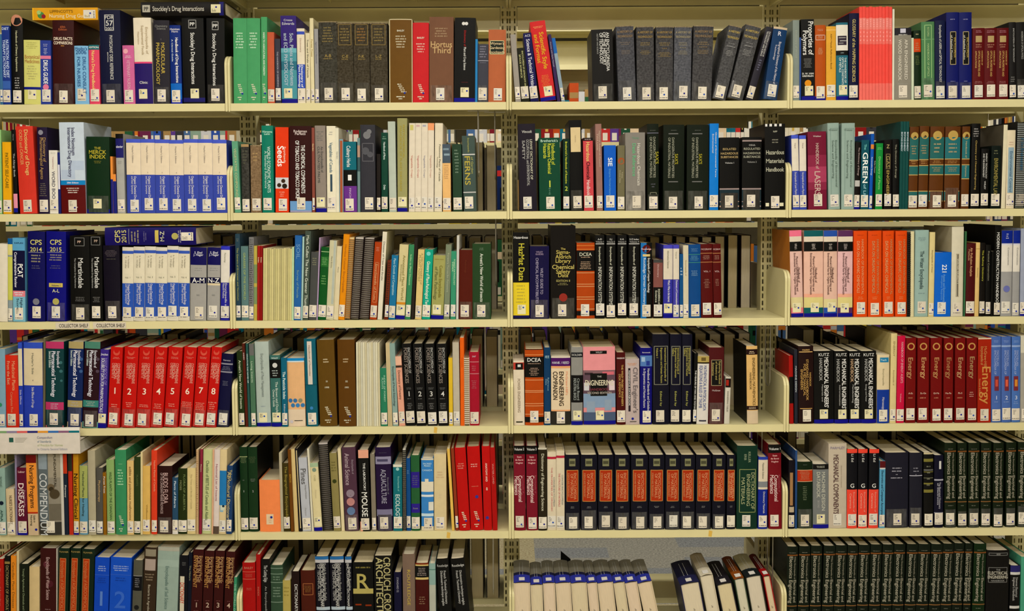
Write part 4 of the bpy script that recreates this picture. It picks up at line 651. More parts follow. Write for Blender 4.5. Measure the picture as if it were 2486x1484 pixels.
1071 1101 1358 -13 10100e -|H 9 6 aaa Routledge;V 16 60 64 6 bbb French Technical Dictionary;V 16 62 38 6 bbb Dictionnaire technique anglais|first black leaning technical dictionary
1112 1146 1358 -19 10100e -|H 9 6 bbb Routledge;V 16 62 64 6 bbb Dictionnaire technique anglais;V 16 60 38 6 bbb French Technical Dictionary|second black leaning technical dictionary
@6 4
1908 1934 1328 4 1a201a -|E|row of green electronics volumes, first from shelf bracket
1936 1963 1327 5 1a201a -|E|row of green electronics volumes, second from shelf bracket
1965 1992 1326 5 1a201a -|E|row of green electronics volumes, third from shelf bracket
1994 2022 1326 7 1a201a -|E|row of green electronics volumes, fourth from shelf bracket
2023 2050 1325 7 1a201a -|E|row of green electronics volumes, fifth from shelf bracket
2052 2077 1325 7 1a201a -|E|row of green electronics volumes, sixth from shelf bracket
2079 2106 1324 7 1a201a -|E|row of green electronics volumes, seventh from shelf bracket
2108 2135 1323 7 1a201a -|E|row of green electronics volumes, eighth from shelf bracket
2137 2164 1323 7 1a201a -|E|row of green electronics volumes, ninth from shelf bracket
2165 2192 1322 7 1a201a -|E|row of green electronics volumes, tenth from shelf bracket
2194 2221 1322 9 1a201a -|E|row of green electronics volumes, eleventh from shelf bracket
2222 2251 1322 9 1a201a -|E|row of green electronics volumes, twelfth from shelf bracket
2253 2281 1322 9 1a201a -|E|row of green electronics volumes, thirteenth from shelf bracket
2282 2308 1321 9 1a201a -|E|row of green electronics volumes, fourteenth from shelf bracket
2309 2334 1320 9 1a201a -|E|row of green electronics volumes, fifteenth from shelf bracket
2336 2354 1320 8 1a201a -|E|row of green electronics volumes, narrow sixteenth
2359 2389 1321 7 122a1a -|E|row of green electronics volumes, greener last one
2392 2447 1337 5 1a120e q|F 8 92 3 6.5 777;H 5 4 999 IEEE;F 8 92 21 40 777;H 24 4 999 THE;H 28 8 c8c4b8 ELECTRICAL;H 33 8 c8c4b8 ENGINEERING;H 37.5 4 999 HANDBOOK|extra wide dark brown electrical engineering handbook
2450 2474 1374 4 0e0e12 -|B 0 10 2c2a68;B 10 14 ccc;V 18 48 64 6 aaa Newnes Electrical;V 18 54 36 6 aaa Engineer's Handbook;B 62 66 ccc|slim black and violet electrical pocket book
2477 2500 1353 3 4a9a80 -||
'''
# ---------------------------------------------------------------- books
U = 0.001354                   # one photograph pixel in metres at the spines
ROWZ = [TOP - i * 0.3556 for i in range(6)]
P_ = .914
MACRO = {
 'E': 'L 6.5 8 1 99948a 70;B 9.3 10.8 7a4a26;V 11.5 66 36 9 a4a090 Electronics Engineering;V 11.5 38 72 4 908c7c Wiley Encyclopedia of;V 39 65 74 7 a4a090 Electrical and;B 69 70 8a6038;L 73 75 1 88887c 50',
 'K': 'R 28 70 5 15 7c7c5c;R 32 66 8 12 4a4a38;R 10 90 20 62 a83412;F 10 90 20 62 c08a48;V 24 59 68 7 d89068 ENCYCLOPEDIA;V 25 57 46 7 d89068 OF MATERIALS;V 24 56 24 4 d09060 SCIENCE AND TECHNOLOGY',
}
def parse(marks):
    out = []
    for tk in marks.split(';'):
        tk = tk.strip()
        if not tk: continue
        if tk in MACRO: out += parse(MACRO[tk]); continue
        a = tk.split(' ')
        c = a[0]
        if c == 'V': out.append((c, float(a[1]), float(a[2]), float(a[3]), float(a[4]), a[5], ' '.join(a[6:])))
        elif c == 'H': out.append((c, float(a[1]), float(a[2]), a[3], ' '.join(a[4:])))
        elif c == 'W': out.append(('H', (float(a[1]) + float(a[2])) / 2, 10, 'bba', ''.join(a[3:])))
        elif c == 'L': out.append((c, float(a[1]), float(a[2]), int(a[3]), a[4], float(a[5]) if len(a) > 5 else 70.))
        elif c == 'B': out.append(('R', 0., 100., float(a[1]), float(a[2]), a[3]))
        elif c in 'RF': out.append((c, float(a[1]), float(a[2]), float(a[3]), float(a[4]), a[5]))
        elif c in 'CO': out.append(('C', float(a[1]), float(a[2]), float(a[3]), a[4]))
    return out
def mix(a, b):
    a, b = [x if len(x) == 6 else ''.join(c * 2 for c in x) for x in (a, b)]
    return ''.join('%02x' % int(int(a[i:i + 2], 16) * .72 + int(b[i:i + 2], 16) * .28) for i in (0, 2, 4))
def build_book(w, h, d, col, ccol, flags, marks, rnd):
    """spine at y=0 facing -y, x 0..w, z 0..h; returns dict of parts"""
    parts = {}
    pb = 'p' in flags or w < .009
    t = .0008 if pb else .0024
    t = min(t, w * .2)
    big = any((m[0] == 'V' and m[4] * U > .38 * w) or (m[0] == 'H' and m[2] * U > .5 * w) for m in marks)
    b = 0.0006 if (pb or big) else min(.0032, .09 * w)
    n = 8
    def prof(x): return b * (2 * x / w - 1) ** 2
    xs = [w * i / n for i in range(n + 1)]
    ov = 0.0 if pb else .003
    ck = 'worn' if 'w' in flags else 'cover'
    cov = Acc(); cm = mat(col, ck); sm = mat(ccol, ck) if ccol else cm
    spiral = 's' in flags
    if not spiral:
        inn = [(min(max(x, t), w - t), prof(x) + t) for x in xs]
        out = [(x, prof(x)) for x in xs]
        vs = []
        for z in (0, h):
            vs += [(x, y, z) for x, y in out] + [(x, y, z) for x, y in inn]
        N1 = n + 1
        o0, i0, o1, i1 = 0, N1, 2 * N1, 3 * N1
        fs = []
        for i in range(n):
            fs += [(o0 + i, o0 + i + 1, o1 + i + 1, o1 + i), (i0 + i + 1, i0 + i, i1 + i, i1 + i + 1),
                   (o1 + i, o1 + i + 1, i1 + i + 1, i1 + i), (o0 + i + 1, o0 + i, i0 + i, i0 + i + 1)]
        cov.add(vs, fs, cm)
        cov.box(0, t, b, d, 0, h, sm)
        cov.box(w - t, w, b, d, 0, h, sm)
    # page block
    pg = Acc(); pm = mat(rnd.choice(['d8ccae', 'd2c3a0', 'dcd3bc', 'cfc09c', 'd9cdb4']) if not spiral else col, 'page')
    px0, px1 = (t, w - t) if not spiral else (0, w)
    pp = [(min(max(x, px0 + .0001), px1 - .0001), prof(x) + (t + .0004 if not spiral else .003)) for x in xs] + [(px1 - .0001, d - ov), (px0 + .0001, d - ov)]
    k = len(pp)
    pg.add([(x, y, ov) for x, y in pp] + [(x, y, h - ov) for x, y in pp],
           [tuple(range(k))[::-1], tuple(range(k, 2 * k))] + [(i, (i + 1) % k, k + (i + 1) % k, k + i) for i in range(k)], pm)
    parts['page_block'] = pg
    if spiral:
        rg = Acc(); rm = mat(ccol or '2a2a2a', 'cover'); z = .006
        while z < h - .004:
            rg.box(-.0002, w + .0002, -.002, .006, z, z + .0022, rm); z += .0068
        parts['wire_binding'] = rg
        cov.box(-.0012, 0, .003, d, 0, h, rm); cov.box(w, w + .0012, .003, d, 0, h, rm)
    lay = [0]
    def off():
        lay[0] += 1
        return .00025 + lay[0] * .00004
    def strip(A, x0, x1, z0, z1, m, o):
        x0 = max(0, x0); x1 = min(w, x1)
        if x1 <= x0: return
        cut = [x0] + [x for x in xs if x0 + 1e-6 < x < x1 - 1e-6] + [x1]
        def py(x):
            i = min(n - 1, int(x / w * n)); a = xs[i]; f = (x - a) / (w / n)
            return prof(a) * (1 - f) + prof(a + w / n) * f
        vs = [(x, py(x) - o, z0) for x in cut] + [(x, py(x) - o, z1) for x in cut]
        q = len(cut)
        A.add(vs, [(i, i + 1, q + i + 1, q + i) for i in range(q - 1)], m)
    def ink(A, vs, fs, m, o):
        A.add([(x, prof(x) - o - .12 * b, z) for x, z in vs], fs, m)
    def ticks(A, x0, x1, zc, th, m, o):
        x = x0; lw = th * .62
        while x < x1 - lw * .5:
            nx = rnd.randint(2, 7)
            for _ in range(nx):
                if x + lw > x1: break
                strip(A, x, x + lw * rnd.uniform(.8, 1.05), zc - th / 2, zc + th / 2 * rnd.uniform(.7, 1.1), m, o); x += lw * 1.22
            x += lw * .9
    target = cov
    if 'o' in flags:
        m = mat('d0c4a0', 'cover'); o = off()
        strip(target, 0, .0028, 0, h, m, o); strip(target, w - .0028, w, 0, h, m, o); strip(target, 0, w, h - .0028, h, m, o)
    if 'w' in flags:
        strip(target, 0, w, h - .003, h, mat('8a7a5c', 'worn'), off())
    for mk in marks:
        c = mk[0]
        if c == 'R':
            strip(target, w * mk[1] / 100, w * mk[2] / 100, h * (1 - mk[4] / 100), h * (1 - mk[3] / 100), mat(mk[5], 'cover'), off())
        elif c == 'F':
            x0, x1, z0, z1 = w * mk[1] / 100, w * mk[2] / 100, h * (1 - mk[4] / 100), h * (1 - mk[3] / 100); m = mat(mk[5]); o = off(); q = 1.4 * U
            strip(target, x0, x1, z0, z0 + q, m, o); strip(target, x0, x1, z1 - q, z1, m, o)
            strip(target, x0, x0 + q, z0, z1, m, o); strip(target, x1 - q, x1, z0, z1, m, o)
        elif c == 'C':
            xc, zc, r = w * mk[1] / 100, h * (1 - mk[2] / 100), mk[3] * U
            r = min(r, w * .48)
            vs = [(xc + r * math.cos(a * math.pi / 12), zc + r * math.sin(a * math.pi / 12)) for a in range(24)]
            vs = [(min(max(x, .0003), w - .0003), z) for x, z in vs]
            ink(target, vs, [tuple(range(24))], mat(mk[4]), off())
        elif c == 'L':
            z1, z0, nn, m = h * (1 - mk[1] / 100), h * (1 - mk[2] / 100), mk[3], mat(mix(mk[4], col)); ww = w * mk[5] / 100; o = off()
            st = (z1 - z0) / nn
            for i in range(nn):
                wi = ww * rnd.uniform(.62, 1.0)
                ticks(target, w / 2 - wi / 2, w / 2 + wi / 2, z1 - st * (i + .5), min(st * .46, 3.4 * U), m, o)
        elif c in 'VH' and mk[-1].strip():
            tv, tf, tw = text_mesh(mk[-1]); m = mat(mk[-2]); o = off() + .0002
            if c == 'V':
                zt, zb, xc, s = h * (1 - mk[1] / 100), h * (1 - mk[2] / 100), w * mk[3] / 100, min(mk[4] * U * .92, w * .86)
                L = zt - zb
                if tw * s < L: kx = min(L / tw, s * 1.5)
                else: kx = L / tw
                zt -= (L - kx * tw) * (.5 if tw * kx < L * .999 else 0) * 0.5
                vs = [(xc - s / 2 + y * s, zt - x * kx) for x, y in tv]
                vs = [(min(max(x, .0002), w - .0002), z) for x, z in vs]
                ink(target, vs, [f[:] for f in tf], m, o)
            else:
                zc, s = h * (1 - mk[1] / 100), mk[2] * U
                kx = min(s, w * .88 / tw)
                vs = [(w / 2 + (x - tw / 2) * kx, zc - s / 2 + y * s) for x, y in tv]
                ink(target, vs, tf, m, o)
    if 'z' in flags:
        m = mat('dcd8c0'); o = off()
        for i in range(5):
            ticks(target, w * (.38 + .04 * i) - 2 * U, w * (.5 + .05 * i) + 2 * U, h * .22 - i * 4.5 * U, 2.6 * U, m, o)
        ticks(target, w * .3, w * .7, h * .07, 2.6 * U, m, o); ticks(target, w * .4, w * .6, h * .045, 2.4 * U, m, o)
        xc, zc = w * .66, h * .115
        ink(target, [(xc + 2.4 * U * math.cos(a * math.pi / 6), zc + 2.4 * U * math.sin(a * math.pi / 6)) for a in range(12)], [tuple(range(12))], mat('28389a'), off())
    if 'u' in flags:
        strip(target, 0, w, h * .002, 9.5 * U, mat('16128a', 'cover'), off())
    if not set('xz') & set(flags):
        sw = min(20 * U, w - 1.4 * U); sh = 29 * U; zb = rnd.uniform(3.5, 8) * U
        bg = rnd.choice(['ddd4c6', 'd9d4ca', 'e0d8c8', 'd6cdbd'])
        cream = 'c' in flags
        if cream: sh = 23 * U; zb = rnd.uniform(11, 13) * U; bg = 'dfd8b0'
        fr = w - sw
        xj = w / 2 - sw / 2 + rnd.uniform(-.35, .35) * min(fr * .6, 8 * U)
        if 't' in flags:
            base = lin(col); g = [min(1, x * .8 + .028) for x in base]
            hx = ''.join('%02x' % int(255 * (12.92 * x if x < .0031308 else 1.055 * x ** (1 / 2.4) - .055)) for x in g)
            strip(target, w * .06, w * .94, 1.5 * U, zb + sh + rnd.uniform(5, 17) * U, mat(hx, 'tape'), off())
        lb = Acc(); o = off() + .0002; m = mat(bg, 'label')
        strip(lb, xj, xj + sw, zb, zb + sh, m, o)
        dk = mat('57524e'); o += .00008
        for i in range(4 if sw > 12 * U else 3):
            x0 = xj + sw * .14
            ticks(lb, x0, x0 + sw * rnd.uniform(.2, .42), zb + sh * (.86 - .11 * i), 1.5 * U, dk, o)
        if not cream:
            zz = zb + sh * .13
            ticks(lb, xj + sw * .04, xj + sw * .96, zz, 1.9 * U, mat('26242c'), o)
        if 'q' not in flags:
            xc, zc = xj + sw * rnd.uniform(.55, .8), zb + sh * (.3 if not cream else .5) * rnd.uniform(.85, 1.5)
            r = 2.2 * U
            lb.add([(xc + r * math.cos(a * math.pi / 6), prof(xc) - o - .0002, zc + r * math.sin(a * math.pi / 6)) for a in range(12)],
                   [tuple(range(12))], mat(rnd.choice(['1c1c98', '2034a8', '1a1c84', '2450b0'])))
        parts['call_number_label'] = lb
    parts['cover'] = cov
    return parts
BOOKS = []
row = bay = 0
OVER = {(5, 1): -.020, (4, 1): -.006, (2, 1): -.004, (5, 3): -.003}
for ln in DATA.strip().split('\n'):
    ln = ln.strip()
    if not ln: continue
    if ln[0] == '@': row, bay = int(ln[1]), int(ln[3]); continue
    rep = 1
    if ln[0] == '*': a, ln = ln[1:].split(' ', 1); rep = int(a)
    hd, mk, desc = ln.split('|')
    p = hd.split(' ')
    x0, x1, yt, lean = map(float, p[:4])
    for i in range(rep):
        def pick(m): 
            o = m.group(1).split(','); return o[i % len(o)]
        c = re.sub(r'\{([^}]*)\}', pick, p[4]); mm = re.sub(r'\{([^}]*)\}', pick, mk)
        cc = c.split('/')
        a = x0 + (x1 - x0) * i / rep; b_ = x0 + (x1 - x0) * (i + 1) / rep
        ds = desc
        if rep > 1 and desc:
            ds = '%s, %s of %s alike' % (desc, ['first', 'second', 'third', 'fourth', 'fifth', 'sixth', 'seventh', 'eighth', 'ninth', 'tenth', 'eleventh'][i], ['', 'one', 'two', 'three', 'four', 'five', 'six', 'seven', 'eight', 'nine', 'ten', 'eleven'][rep])
        BOOKS.append(dict(row=row, bay=bay, x0=a + .25, x1=b_ - .25, yt=yt + (R.uniform(-1.5, 1.5) if rep > 5 else 0), lean=lean, col=cc[0], cc=cc[1] if len(cc) > 1 else None,
                          fl=p[5] if len(p) > 5 else '-', mk=parse(mm), desc=ds.strip()))
for k, q in zip(BOOKS, BOOKS[1:]):          # neighbours never pass through each other
    if (k['row'], k['bay']) != (q['row'], q['bay']): continue
    bv = 256 + (k['row'] - 1) * 259
    hk, hq = bv - k['yt'], bv - q['yt']; t = min(hk, hq)
    d_ = (k['x1'] + k['lean'] * t / hk) - (q['x0'] + q['lean'] * t / hq)
    if d_ > 0: q['lean'] += min(7, d_ * hq / t)
for k in BOOKS:
    bot = min(1484, 262 + (k['row'] - 1) * 258)
    k['area'] = (k['x1'] - k['x0']) * (bot - k['yt'])
NKEEP = 281
ranked = sorted([k for k in BOOKS if k['desc']], key=lambda k: -k['area'])
for i, k in enumerate(ranked): k['keep'] = i < NKEEP
ROWN = ['', 'top shelf', 'second shelf', 'third shelf', 'fourth shelf', 'fifth shelf', 'lowest shelf']
BAYN = ['', 'first bay', 'second bay', 'third bay', 'last bay']
SUBJ = ['', 'medicine', 'plant', 'technology', 'energy']
rest = Acc()
for k in BOOKS:
    ys = OVER.get((k['row'], k['bay']), 0) + R.uniform(0, .004)
    z0 = ROWZ[k['row'] - 1]
    # pixel row of the shelf under this book, found by projecting the shelf height back
    def base_v(u):
        lo, hi = 0, 1800
        for _ in range(30):
            md = (lo + hi) / 2
            if unproject(u, md, ys).z > z0: lo = md
            else: hi = md
        return lo
    vb = base_v(k['x0'])
    A = unproject(k['x0'], vb, ys); B = unproject(k['x1'], vb, ys)
    T = unproject(k['x0'] + k['lean'], k['yt'], ys)
    dx, dz = T.x - A.x, T.z - z0 - .0005
    th = math.atan2(dx, dz)
    if abs(th) < math.radians(.25): th = 0.0
    h = math.hypot(dx, dz) if th else dz
    lim = (k['bay'] - 1) * P_ - .0097, (k['bay'] - 2) * P_ + .0097
    B.x = min(B.x, lim[0] - .156 * max(0, math.tan(th))); A.x = max(A.x, lim[1] + .156 * max(0, -math.tan(th)))
    w = max(.003, (B.x - A.x) * math.cos(th))
    if th > 0: h -= w * math.sin(th) * .5
    d = min(.232, max(.15, .76 * h))
    if k['row'] == 6 and False: d = d
    rnd = random.Random(int(k['x0'] * 7 + k['row'] * 1000))
    parts = build_book(w, h, d, k['col'], k['cc'], k['fl'], k['mk'], rnd)
    # pivot on the corner that stays on the shelf
    if th >= 0:
        piv = Vector((B.x, ys, z0 + .0005)); M0 = Matrix.Translation((-w, 0, 0))
    else:
        piv = Vector((A.x, ys, z0 + .0005)); M0 = Matrix.Identity(4)
    for a in parts.values():
        if th >= 0: a.v = [(x - w, y, z) for x, y, z in a.v]
    if k.get('keep'):
        e = empty('book', piv, th)
        sub = '%s, %s, %s' % (k['desc'], ROWN[k['row']], BAYN[k['bay']])
        tag(e, sub, 'book', 'books on the %s of the %s' % (ROWN[k['row']], BAYN[k['bay']]))
        for nm in ('cover', 'page_block', 'wire_binding', 'call_number_label'):
            if nm in parts: parts[nm].obj(nm, e)
    else:
        M = Matrix.Translation(piv) @ Matrix.Rotation(th, 4, 'Y')
        for nm in parts: rest.join(parts[nm], M)
# ---------------------------------------------------------------- room
P = 0.914
STEEL = mat('d8cf9e', 'steel')
def plain(name, x0, x1, y0, y1, z0, z1, m):
    a = Acc(); a.box(x0, x1, y0, y1, z0, z1, m); return tag(a.obj(name), kind='structure')
carpet = bpy.data.materials.new('carpet'); carpet.use_nodes = True
nt = carpet.node_tree; N = nt.nodes; L = nt.links
tc = N.new('ShaderNodeTexCoord'); sn = N.new('ShaderNodeVectorMath'); sn.operation = 'SNAP'; sn.inputs[1].default_value = (.34, .13, 1)
wn = N.new('ShaderNodeTexWhiteNoise'); L.new(tc.outputs['Object'], sn.inputs[0]); L.new(sn.outputs[0], wn.inputs['Vector'])
rp = N.new('ShaderNodeValToRGB'); rp.color_ramp.interpolation = 'CONSTANT'; L.new(wn.outputs['Value'], rp.inputs[0])
rp.color_ramp.elements[0].color = (*lin('d0c49e'), 1); rp.color_ramp.elements[1].position = .4; rp.color_ramp.elements[1].color = (*lin('b4b2a8'), 1)
e = rp.color_ramp.elements.new(.7); e.color = (*lin('a0a4a8'), 1)
nz = N.new('ShaderNodeTexNoise'); nz.inputs['Scale'].default_value = 110; L.new(tc.outputs['Object'], nz.inputs['Vector'])
mx = N.new('ShaderNodeMix'); mx.data_type = 'RGBA'; mx.blend_type = 'OVERLAY'; mx.inputs[0].default_value = .8
L.new(rp.outputs[0], mx.inputs[6]); L.new(nz.outputs['Fac'], mx.inputs[7]); L.new(mx.outputs[2], N['Principled BSDF'].inputs['Base Color'])
N['Principled BSDF'].inputs['Roughness'].default_value = 1
plain('floor', -5, 7, -6, 7, -.05, 0, carpet)
plain('ceiling', -5, 7, -6, 7, 3.0, 3.05, mat('d8d4c8', 'matte'))
plain('wall_back', -5, 7, 7, 7.1, 0, 3.0, mat('c8bfa4', 'matte'))
plain('wall_front', -5, 7, -6.1, -6, 0, 3.0, mat('c8bfa4', 'matte'))
plain('wall_left', -5.1, -5, -6, 7, 0, 3.0, mat('c8bfa4', 'matte'))
plain('wall_right', 7, 7.1, -6, 7, 0, 3.0, mat('c8bfa4', 'matte'))
# ---------------------------------------------------------------- shelving
Z0 = TOP + .372
NUM = ['first', 'second', 'third', 'fourth', 'fifth', 'sixth']
def shelf_parts(x0, x1, yf, yb, z, brackets=True, sgn=1, canopy=False, lip=.0245):
    """a cantilever shelf: pressed steel tray plus two end brackets; yf = front lip, yb = rear edge"""
    lo, hi = min(yf, yb), max(yf, yb)
    a = Acc(); m = STEEL
    xa, xb = x0 + .0095, x1 - .0095
    a.box(xa, xb, lo, hi, z - .0015, z, m)
    f0, f1 = (yf, yf + .0015 * sgn)
    a.box(xa, xb, min(f0, f1), max(f0, f1), z - lip, z - .0015, m)
    f0, f1 = (yf + .0015 * sgn, yf + .014 * sgn)
    a.box(xa, xb, min(f0, f1), max(f0, f1), z - lip, z - lip + .0015, m)
    f0, f1 = (yb, yb - .0015 * sgn)
    a.box(xa, xb, min(f0, f1), max(f0, f1), z - .02, z - .0015, m)
    for q in (.33, .66):
        xx = xa + (xb - xa) * q
        a.box(xx, xx + .0015, min(yf + .03 * sgn, yb - .03 * sgn), max(yf + .03 * sgn, yb - .03 * sgn), z - .012, z - .0015, m)
    out = [('tray', a)]
    if brackets:
        for xs_, side in ((x0 + .0006, 0), (x1 - .0088, 1)):
            b = Acc(); th = .0082; r = .034
            pr = [(yf, z - .026)]
            H = z + .156
            for i in range(7):
                w = math.pi / 2 * i / 6
                pr.append((yf + sgn * (r - r * math.cos(w)), H - r + r * math.sin(w)))
            yp = .2361 if sgn > 0 else .2879
            pr += [(yp - sgn * .03, H), (yp, H - .02), (yp, z - .026)]
            k = len(pr); c = .0022
            cy = sum(p[0] for p in pr) / k; cz = sum(p[1] for p in pr) / k
            def ring(x, s):
                return [(x, p[0] + (cy - p[0]) * s, p[1] + (cz - p[1]) * s) for p in pr]
            vs = ring(xs_, .02) + ring(xs_ + c, 0) + ring(xs_ + th - c, 0) + ring(xs_ + th, .02)
            fs = [tuple(range(k)), tuple(3 * k + i for i in range(k))[::-1]]
            for q in range(3): fs += [(q * k + i, (q + 1) * k + i, (q + 1) * k + (i + 1) % k, q * k + (i + 1) % k) for i in range(k)]
            b.add(vs, fs, m); out.append(('end_bracket', b))
    if canopy:
        b = Acc(); b.box(x0 + .03, x1 - .03, .236, .238, z - .1, z - .022, m); out.append(('back_panel', b))
    return out
def make_shelf(label, group, args, **kw):
    e = empty('shelf', (0, 0, 0)); tag(e, label, 'shelf', group)
    for nm, a in shelf_parts(*args, **kw): a.obj(nm, e)
    return e
for bay in range(4):
    x0 = (bay - 1) * P; x1 = bay * P
    make_shelf('cream steel shelf above the top books of the %s' % BAYN[bay + 1], 'cream steel shelves of the near range', (x0, x1, -.006, .228, Z0), canopy=True)
    for r in range(6):
        make_shelf('cream steel shelf carrying the %s books of the %s' % (['top', 'second row', 'third row', 'fourth row', 'fifth row', 'lowest'][r], BAYN[bay + 1]),
                   'cream steel shelves of the near range', (x0, x1, -.006, .228, ROWZ[r]))
    for r in range(6):
        make_shelf('shaded cream shelf on the far side, behind the %s of the %s' % (ROWN[r + 1], BAYN[bay + 1]),
                   'cream steel shelves on the far side of the near range', (x0, x1, .53, .296, ROWZ[r]), sgn=-1, lip=.05)
def post(x, y, z1, m, label):
    a = Acc(); cols = [(-.0235, -.0182), (-.0072, -.0014), (.0014, .0072), (.0182, .0235)]
    edges = [-.0285] + [q for c in cols for q in c] + [.0285]
    y0 = y - .026
    for i in range(0, len(edges), 2):
        a.box(x + edges[i], x + edges[i + 1], y0, y0 + .002, 0, z1, m)
    z = .01
    while z < z1:
        for c in cols: a.box(x + c[0], x + c[1], y0, y0 + .002, z + .0165, min(z1, z + .0254), m)
        z += .0254
    a.box(x - .0285, x - .0265, y0 + .002, y + .026, 0, z1, m); a.box(x + .0265, x + .0285, y0 + .002, y + .026, 0, z1, m)
    a.box(x - .0265, x + .0265, y + .024, y + .026, 0, z1, m)
    return tag(a.obj('upright_post'), label, 'post', 'slotted upright posts')
for i in range(-1, 4):
    post(i * P, .262, 2.4, STEEL, ['slotted steel post beyond the start of the first bay', 'slotted steel post between the first bay and the second bay', 'slotted steel post between the second bay and the third bay',
                                   'slotted steel post between the third bay and the last bay', 'slotted steel post closing the last bay'][i + 1])
# ---------------------------------------------------------------- books behind, on the far side of the range and across the next aisle
PAL = ['8a2020', '1c2c5a', 'd8d0b8', '2a5a3a', 'c8b040', '3a3a40', 'b84a20', '4a6a9a', 'e0dcd0', '6a2a4a', '14141a', 'c03030', '3050a8', '88a090', 'a08050', '5a3a8a', 'd07a30', 'c8c8cc', '24503a', '7a1a2a', '0e6a80', 'b0a890', 'e0c8a8']
def far_book(A, x, w, y0, d, z, h, front, rr, tilt=0):
    """front=True: spine towards the camera; else the fore-edge is"""
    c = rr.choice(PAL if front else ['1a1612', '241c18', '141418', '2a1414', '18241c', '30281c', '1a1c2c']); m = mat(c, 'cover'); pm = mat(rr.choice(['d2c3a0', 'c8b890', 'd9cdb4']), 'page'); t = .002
    if front:
        A.box(x, x + w, y0, y0 + .003, z, z + h, m)
        A.box(x, x + t, y0 + .003, y0 + d, z, z + h, m); A.box(x + w - t, x + w, y0 + .003, y0 + d, z, z + h, m)
        A.box(x + t, x + w - t, y0 + .003, y0 + d - .003, z, z + h - .003, pm)
        if w > .012:
            l = mat('dcd4c6', 'label'); s = min(w - .002, .024)
            A.box(x + w / 2 - s / 2, x + w / 2 + s / 2, y0 - .0004, y0, z + .008, z + .045, l)
            if rr.random() < .8:
                k = mat(rr.choice(PAL), 'cover'); q = rr.uniform(.55, .85)
                A.box(x + .001, x + w - .001, y0 - .0003, y0, z + h * q, z + h * (q + rr.uniform(.05, .14)), k)
            if rr.random() < .7:
                k = mat(rr.choice(['e8e4d8', 'c8a850', '1a1a1a']))
                A.box(x + w * .35, x + w * .6, y0 - .0004, y0 - .0001, z + h * .25, z + h * .62, k)
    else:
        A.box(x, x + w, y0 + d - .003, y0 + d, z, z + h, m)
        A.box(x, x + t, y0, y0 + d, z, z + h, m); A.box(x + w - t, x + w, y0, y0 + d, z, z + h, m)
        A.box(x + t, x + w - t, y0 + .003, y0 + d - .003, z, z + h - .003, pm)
rr = random.Random(3)
for bay in range(4):
    for r in range(1, 6):
        if r == 5 and bay == 2: continue
        x = (bay - 1) * P + .035; xe = bay * P - .035
        boxes = (bay == 2 and r in (2, 3, 4)) or bay == 1
        nb = rr.randint(15, 18); wb = (xe - x - .001) / nb
        while x < xe - .02:
            w = wb - .011 if boxes else rr.choice([.012, .018, .022, .03, .04, .05]) * rr.uniform(.8, 1.2)
            h = rr.uniform(.255, .268) if boxes else rr.uniform(.2, .285)
            if r == 1: h = rr.uniform(.235, .25) if boxes else rr.uniform(.2, .25)
            if x + w > xe: break
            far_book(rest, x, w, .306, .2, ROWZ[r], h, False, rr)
            x += w + (.011 if boxes else rr.uniform(.0005, .004))
            if not boxes and rr.random() < .015: x += rr.uniform(.02, .09)
FY = 1.62
FZ = [CZ - 1.2, CZ - .84, CZ - .475, CZ - .115, CZ + .283, CZ + .66, CZ + .845]
xs0, xs1 = -2 * P + .22, 5 * P + .22
LV = ['lowest', 'second', 'third', 'fourth', 'fifth', 'empty sixth', 'topmost']
for i, z in enumerate(FZ):
    make_shelf('pale steel shelf of the book range across the aisle, %s level' % LV[i], 'shelves of the range across the aisle', (xs0, xs1, FY, FY + .23, z), brackets=False)
a = Acc(); a.box(xs0, xs1, FY + .231, FY + .234, FZ[5] - .12, FZ[5] + .15, STEEL)
tag(a.obj('back_panel_sheet'), 'beige steel sheet closing the back of the far empty top shelf', 'panel')
for i, z in enumerate(FZ[:5]):
    x = xs0 + .02
    while x < xs1 - .05:
        w = rr.choice([.01, .015, .02, .03, .04, .05]) * rr.uniform(.8, 1.2); h = rr.uniform(.2, .31)
        far_book(rest, x, w, FY + .012, .2, z, h, True, rr); x += w + .0006
        if rr.random() < .03: x += .06
for bay in range(-1, 7):
    x0 = (bay - 1) * P + .22
    a = Acc(); a.box(x0 - .014, x0 + .014, FY + .2355, FY + .27, 0, 2.4, STEEL)
    tag(a.obj('upright_post'), 'plain post of the book range across the aisle, %s along' % ['first', 'second', 'third', 'fourth', 'fifth', 'sixth', 'seventh', 'last'][bay + 1], 'post', 'posts of the range across the aisle')
# ---------------------------------------------------------------- pieces lying flat on the books
def flat_book(xl, xr, vt, vb, ys, col, flags, marks, label, name='book', d=.2, cc=None):
    A = unproject(xl, vb, ys); B = unproject(xr, vb, ys); T = unproject(xl, vt, ys)
    h = B.x - A.x; w = T.z - A.z
    ps = build_book(w, h, d, col, cc, flags, parse(marks), random.Random(int(xl)))
    e = empty(name, (B.x, ys, A.z), -math.pi / 2)
    tag(e, label, 'book', 'books lying flat')
    for nm in ('cover', 'page_block', 'call_number_label'):
        if nm in ps: ps[nm].obj(nm, e)
    return e
flat_book(79, 238, 19, 49, .004, 'e0a010', 'p', 'R 0 100 0 2 f0b820;C 40 13 8 4a8a4a;C 62 10 5 a8c878;C 30 17 5 902030;V 27 62 70 7 7a5a10 LIPPINCOTT\'S;V 26 86 34 9 f0e0b0 Nursing Drug Guide', 'yellow nursing drug guide lying flat on the top shelf books', cc='b07a10')
flat_book(342, 547, 5, 38, .004, '1c1a18', 'c', 'R 25 78 2 11 b8b4a8;V 4 9 50 10 333 PP;V 14 75 50 12 c8c4bc Stockley\'s Drug Interactions;R 0 100 93 98 23226a', 'black drug interactions volume lying flat, top shelf, first bay')
